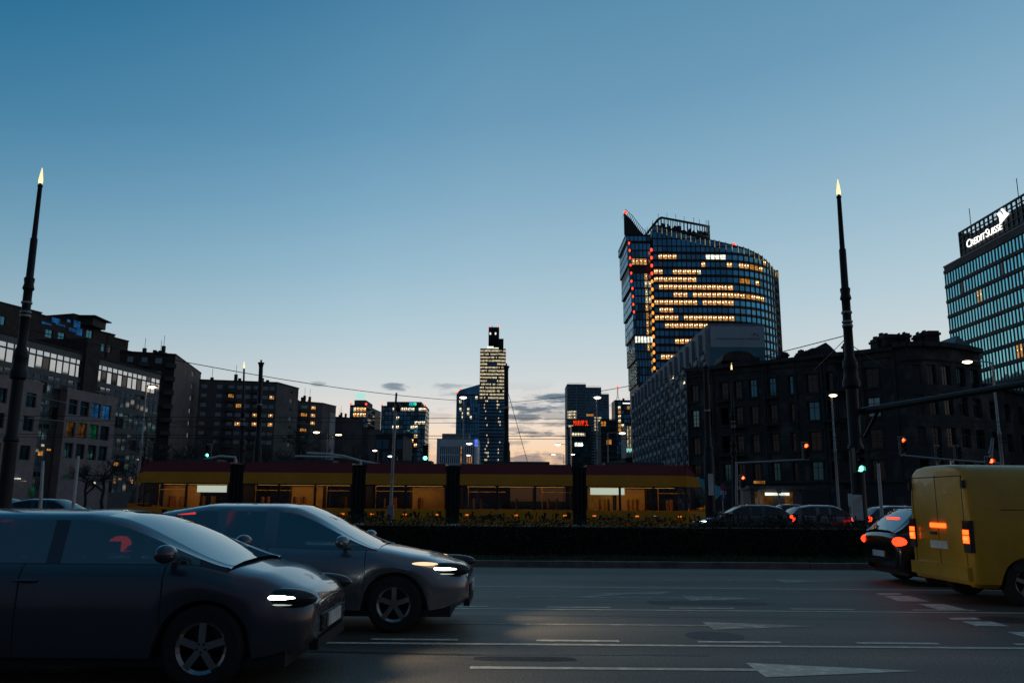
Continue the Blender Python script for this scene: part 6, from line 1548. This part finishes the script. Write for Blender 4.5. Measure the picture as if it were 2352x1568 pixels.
# signs
def road_sign(px, Y, label, items, ph=2.6):
    g = at(px, 1150, Y); root = thing('road_sign', label, 'road sign', (g.x, Y, 0), 0, 'road signs')
    mb = MB(); mb.tube([(0, 0, 0), (0, 0, at(px, items[0][2], Y).z)], .035, 8); mb.build('post', M['steel_grey'], root)
    for kind, x, y, s in items:
        q = at(x, y, Y)-Vector((g.x, Y, 0)); w = s/FPX*Y
        if kind == 'nostop':
            mb = MB(); mb.disc((q.x, -.05, q.z), w/2, 'y', 24); pl = mb.build('sign_disc', M['sign_face_red'], root)
            mb = MB(); mb.disc((q.x, -.056, q.z), w*.40, 'y', 24); mb.build('sign_field', M['sign_face_blue'], pl)
            mb = MB()
            for t in (1, -1): mb.bar((q.x-w*.29, -.064, q.z-t*w*.29), (q.x+w*.29, -.064-.004*(t > 0), q.z+t*w*.29), .01, w*.08, 0, up=(0, 1, 0)) if 0 else mb.quad((q.x-w*.29-.03, -.062-.003*(t > 0), q.z-t*w*.29), (q.x-w*.29+.03, -.062-.003*(t > 0), q.z-t*w*.29), (q.x+w*.29+.03, -.062-.003*(t > 0), q.z+t*w*.29), (q.x+w*.29-.03, -.062-.003*(t > 0), q.z+t*w*.29))
            mb.build('sign_cross', M['sign_face_red'], pl)
        elif kind == 'white':
            mb = MB(); mb.box(q.x-w/2, -.06, q.z-w*.3, q.x+w/2, -.03, q.z+w*.3); pl = mb.build('sign_plate', M['sign_face_white'], root)
            mb = MB(); mb.quad((q.x-w*.35, -.064, q.z-.02), (q.x+w*.2, -.064, q.z-.02), (q.x+w*.2, -.064, q.z+.03), (q.x-w*.35, -.064, q.z+.03)); mb.poly([(q.x+w*.18, -.064, q.z-.1), (q.x+w*.4, -.064, q.z), (q.x+w*.18, -.064, q.z+.1)]); mb.build('arrow', M['ink'], pl)
        elif kind == 'blue':
            mb = MB(); mb.box(q.x-w/2, -.06, q.z-w/2, q.x+w/2, -.03, q.z+w/2); pl = mb.build('sign_plate', M['sign_face_blue'], root)
            mb = MB(); mb.box(q.x-w*.06, -.066, q.z-w*.35, q.x+w*.06, -.061, q.z+w*.1); mb.poly([(q.x-w*.2, -.066, q.z+w*.08), (q.x+w*.2, -.066, q.z+w*.08), (q.x, -.066, q.z+w*.38)]); mb.build('arrow', M['sign_face_white'], pl)
        elif kind == 'tri':
            mb = MB(); mb.poly([(q.x-w/2, -.05, q.z-w*.4), (q.x+w/2, -.05, q.z-w*.4), (q.x, -.05, q.z+w*.45)]); pl = mb.build('sign_plate', M['sign_face_white'], root)
            mb = MB(); mb.poly([(q.x-w*.34, -.056, q.z-w*.32), (q.x+w*.34, -.056, q.z-w*.32), (q.x, -.056, q.z+w*.3)]); mb.build('sign_field', M['sign_face_red'], pl)
    return root
road_sign(1660, 48, 'blue and red no stopping disc over a white plate and a blue arrow sign', [('nostop', 1660, 1117, 15), ('white', 1661, 1131, 12), ('blue', 1661, 1140, 11)])
road_sign(1789, 60, 'blue square sign above a white triangle in front of the dark tenement', [('blue', 1789, 1128, 9), ('tri', 1790, 1140, 10)])
g = at(1957, 1150, 27); root = thing('notice_board', 'pale upright notice board left of the thick black mast', 'notice board', (g.x, 27, 0)); q0 = at(1950, 1163, 27); q1 = at(1970, 1133, 27)
mb = MB(); mb.box(q0.x-g.x, -.03, q0.z, q1.x-g.x, .03, q1.z); mb.build('board', M['sign_face_white'], root)
mb = MB(); 
for dx in (q0.x-g.x+.05, q1.x-g.x-.05): mb.tube([(dx, .05, 0), (dx, .05, q1.z)], .025, 6)
mb.build('leg', M['steel_grey'], root)
mb = MB(); mb.box(q0.x-g.x+.16, -.036, q0.z+.1, q1.x-g.x-.05, -.031, q0.z+.2); mb.build('notice_mark', M['sign_face_red'], root)
g = at(6, 1150, 26); root = thing('notice_board', 'small pale notice board at the foot of the left mast', 'notice board', (g.x, 26, 0)); q0 = at(-4, 1165, 26); q1 = at(8, 1128, 26)
mb = MB(); mb.box(q0.x-g.x, -.03, q0.z, q1.x-g.x, .03, q1.z); mb.build('board', M['sign_face_white'], root); mb = MB(); mb.tube([(0, .06, 0), (0, .06, q1.z)], .03, 6); mb.build('leg', M['steel_grey'], root)
# angular teal glass canopy beyond the tram nose
g = at(1620, 1150, 54); root = thing('passage_canopy', 'angular teal canopy of an underpass entrance beyond the tram nose', 'canopy', (g.x, 54, 0))
cp = [at(x, y, 54)-Vector((g.x, 54, 0)) for x, y in (Z6(398, 1262), Z6(440, 1222), Z6(608, 1298), Z6(618, 1345), Z6(572, 1392), Z6(470, 1300))]
mb = MB(); n = len(cp); 
for dy in (0, 2.5): mb.v += [(p.x, dy, p.z) for p in cp]
mb.f += [tuple(reversed(range(n))), tuple(range(n, 2*n))]+[(k, (k+1) % n, n+(k+1) % n, n+k) for k in range(n)]; mb.m += [0]*(n+2); mb.build('roof', M['metal_teal'], root)
mb = MB(); p = cp[4]; mb.bar((p.x, .5, 0), (p.x, .5, p.z+.2), .2, .2); mb.bar((cp[1].x+1, 1.5, 0), (cp[1].x+1, 1.5, cp[1].z-.3), .2, .2); mb.build('support', M['steel_dark'], root)
# lit kiosk
g = at(1785, 1170, 62); root = thing('kiosk', 'small lit street kiosk with a white canopy light before the tenement', 'kiosk', (g.x, 62, 0))
mb = MB(); mb.box(-1.9, 0, 0, 1.9, 2.4, 2.5); mb.box(-2.1, -.3, 2.5, 2.1, 2.6, 2.75); mb.build('booth', M['frame_grey'], root)
mb = MB(); mb.box(-1.6, -.03, .9, -.3, .0, 2.3); mb.box(.6, -.03, 1.2, 1.2, 0, 2.3); mb.build('window', M['lit_dim'], root)
mb = MB(); mb.box(-.9, -.5, 2.05, .8, -.2, 2.25); mb.build('canopy_light', M['lit_white'], root)
mb = MB(); mb.box(-1.7, -.35, 2.9, -.9, -.25, 3.1); mb.build('kiosk_sign', M['lit_amber'], root)

# ------------------------------------------------------------------ overhead wires
def wire(pts, r, label, sag=0):
    P = [Vector(p) for p in pts]
    if sag and len(P) == 2:
        a, c = P; P = [a+(c-a)*t-Vector((0, 0, sag*4*t*(1-t))) for t in [i/14 for i in range(15)]]
    mb = MB(); mb.tube(P, r, 5); o = mb.build('overhead_wire', M['steel_dark']); tag(o, label, 'wire', 'overhead wires')
wl_ = at(40, 752, 24); wc = at(1163, 924, 51); wr = at(1944, 770, 24)
wire([wl_, wc], .015, 'long span wire from the left mast to the mast before the tallest tower', .5)
wire([wc, wr], .015, 'span wire from the central mast up to the thick right mast', .35)
for (x0, y0, x1, y1, Y, r, lb) in ((300, 957, 1640, 963, 44.2, .014, 'upper of the tram wires, topmost across the sunset'), (300, 967, 1640, 974, 47.9, .014, 'second tram wire from the top across the sunset'),
        (300, 999, 1640, 1002, 44.2, .016, 'third tram wire from the top across the sunset'), (300, 1005, 1640, 1009, 47.9, .016, 'lowest of the tram wires across the sunset')):
    wire([at(x0-600, y0-6, Y), at(x0, y0, Y), at(x1, y1, Y), at(x1+700, y1+6, Y)], r, lb)
wire([at(1168, 905, 51), at(1213, 1066, 49)], .018, 'thin guy wire slanting down right of the central mast')
wire([at(58, 905, 24.2), at(200, 935, 50), at(480, 985, 51)], .012, 'thin wire dropping right from the left mast over the stone bays')
wire([at(62, 960, 24.2), at(250, 975, 50), at(592, 985, 51)], .012, 'nearly level wire from the left mast to the finial mast')
wire([at(1955, 792, 24), at(2040, 850, 40)], .012, 'short guy wire right of the right mast, above the tenement windows')
wire([at(1940, 780, 24), at(1870, 850, 45)], .012, 'short guy wire left of the right mast, toward the street lamp')
for i, px in enumerate((1303, 1343)):
    mb = MB(); a = at(px, 962+i*4, 44.3); c = at(px, 1000, 44.3); mb.tube([a, c], .02, 5); mb.ell((a+c)/2, (.05, .05, .12), 0, 8, 6); tag(mb.build('wire_dropper', M['steel_dark']), ('left' if i == 0 else 'right')+' of the two short droppers between the tram wires by the banded tower', 'dropper', 'wire droppers')

# ------------------------------------------------------------------ hedge and bare trees
def hedge(x0, x1, y0, y1, h, n, label):
    root = thing('hedge', label, 'hedge', ((x0+x1)/2, y0, 0)); ox = (x0+x1)/2; mb = MB()
    for i in range(n):
        x = random.uniform(x0, x1)-ox; y = random.choice((random.uniform(0, .25), random.uniform(0, y1-y0))); top = h-.03+.05*math.sin(x*1.7)+.045*math.sin(x*4.1+1)+.03*math.sin(x*9.3+y*5)+random.gauss(0, .03)
        z = top*(1-random.random()**1.6*.95) if random.random() < .6 else random.uniform(.08, top)
        s = random.uniform(.02, .045); a = Vector((random.gauss(0, 1), random.gauss(0, 1), random.gauss(0, 1))).normalized(); c = a.orthogonal().normalized(); d = a.cross(c); p = Vector((x, y, z))
        mb.quad(p-c*s, p-d*s*.5, p+c*s, p+d*s*.5)
    for i in range(int(n*.012)):                          # stray shoots above the clipped top
        x = random.uniform(x0, x1)-ox; y = random.uniform(.1, y1-y0-.1); z = h-.05; l = random.uniform(.05, .22); mb.quad((x-.006, y, z), (x+.006, y, z), (x+.004+random.gauss(0, .04), y, z+l), (x-.004+random.gauss(0, .04), y, z+l))
    mb.build('foliage', M['leaf'], root)
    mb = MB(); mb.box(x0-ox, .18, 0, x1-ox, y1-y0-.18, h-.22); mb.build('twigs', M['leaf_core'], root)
hedge(-27, 16.5, 22.3, 23.6, 1.05, 60000, 'low clipped dark hedge running along the verge in front of the tram')
def bare_tree(seed, h):
    rnd = random.Random(seed); tr_, tw = MB(), MB()
    def grow(p, d, l, r, lev):
        q = p+d*l; mid = p+d*l*.5+Vector((rnd.gauss(0, .04), rnd.gauss(0, .04), 0))*l
        (tr_ if lev < 2 else tw).tube([p, mid, q], [r, r*.85, r*.68], 6 if lev < 2 else 3)
        if lev >= 6: return
        for k in range(3):
            t = rnd.uniform(.35, 1) if k else 1; b0 = p+d*l*t
            nd = (d+Vector((rnd.gauss(0, .55), rnd.gauss(0, .55), rnd.gauss(.08, .3)))).normalized()
            grow(b0, nd, l*rnd.uniform(.60, .82), max(.012, r*.6), lev+1)
    grow(Vector((0, 0, 0)), Vector((rnd.gauss(0, .03), rnd.gauss(0, .03), 1)).normalized(), h*.30, h*.02, 0)
    return tr_.mesh('trunk', M['bark']), tw.mesh('crown', M['bark'])
TM = [bare_tree(s, 10) for s in (3, 8, 21)]
for i, (px, py, Y, lb) in enumerate(((250, 1020, 84, 'bare tree before the stone bays, leftmost of the row'), (330, 1000, 92, 'bare tree beside the leftmost street lamp'), (395, 1000, 105, 'bare tree before the tallest brown block'), (455, 985, 100, 'bare tree where brown and grey blocks meet'),
        (505, 1000, 95, 'bare tree left of the flame lamp mast'), (560, 1005, 100, 'bare tree directly behind the flame lamp mast'), (625, 995, 95, 'bare tree right of the finial mast'), (668, 985, 100, 'tall bare tree before the side wall of the grey block'), (715, 1005, 115, 'bare tree before the block with the banner'),
        (765, 1015, 120, 'bare tree right of the block with the banner'), (830, 1030, 130, 'low bare tree before the small apartment blocks'), (915, 1040, 140, 'low bare tree beside the thin grey pole'), (205, 1040, 80, 'low bare tree before the pier of the glass offices'), (590, 1020, 82, 'low bare tree under the finial mast'), (430, 1030, 80, 'low bare tree right of the leftmost street lamp'), (1140, 1045, 170, 'small bare tree below the tallest tower'))):
    t = at(px, py, Y); root = thing('bare_tree', lb, 'tree', (t.x, Y, 0), random.uniform(0, 6), 'bare trees along the avenue'); k = t.z/8.6; root.scale = (k*1.15, k*1.15, k)
    for me, nm in zip(TM[i % 3], ('trunk', 'crown')):
        o = bpy.data.objects.new(nm, me); COL.objects.link(o); o.parent = root

# ------------------------------------------------------------------ real lamp light
def lamp(name, kind, loc, energy, col, parent=None, **kw):
    d = bpy.data.lights.new(name, kind); d.energy = energy; d.color = col
    for k, v in kw.items(): setattr(d, k, v)
    o = bpy.data.objects.new(name, d); COL.objects.link(o); o.location = loc
    if parent: o.parent = parent
    return o
for c, sp in ((c1, sp_), (c2, sp2)):
    for s in (1, -1):
        o = lamp('headlight_beam', 'SPOT', (sp['L']/2+.05, s*.65, .68), 70, (1, .84, .62), c, spot_size=R(110), spot_blend=1, shadow_soft_size=.08); o.rotation_euler = (R(90), 0, R(-90)); o.rotation_euler = Vector((1, -.12, -.16)).to_track_quat('-Z', 'Y').to_euler()
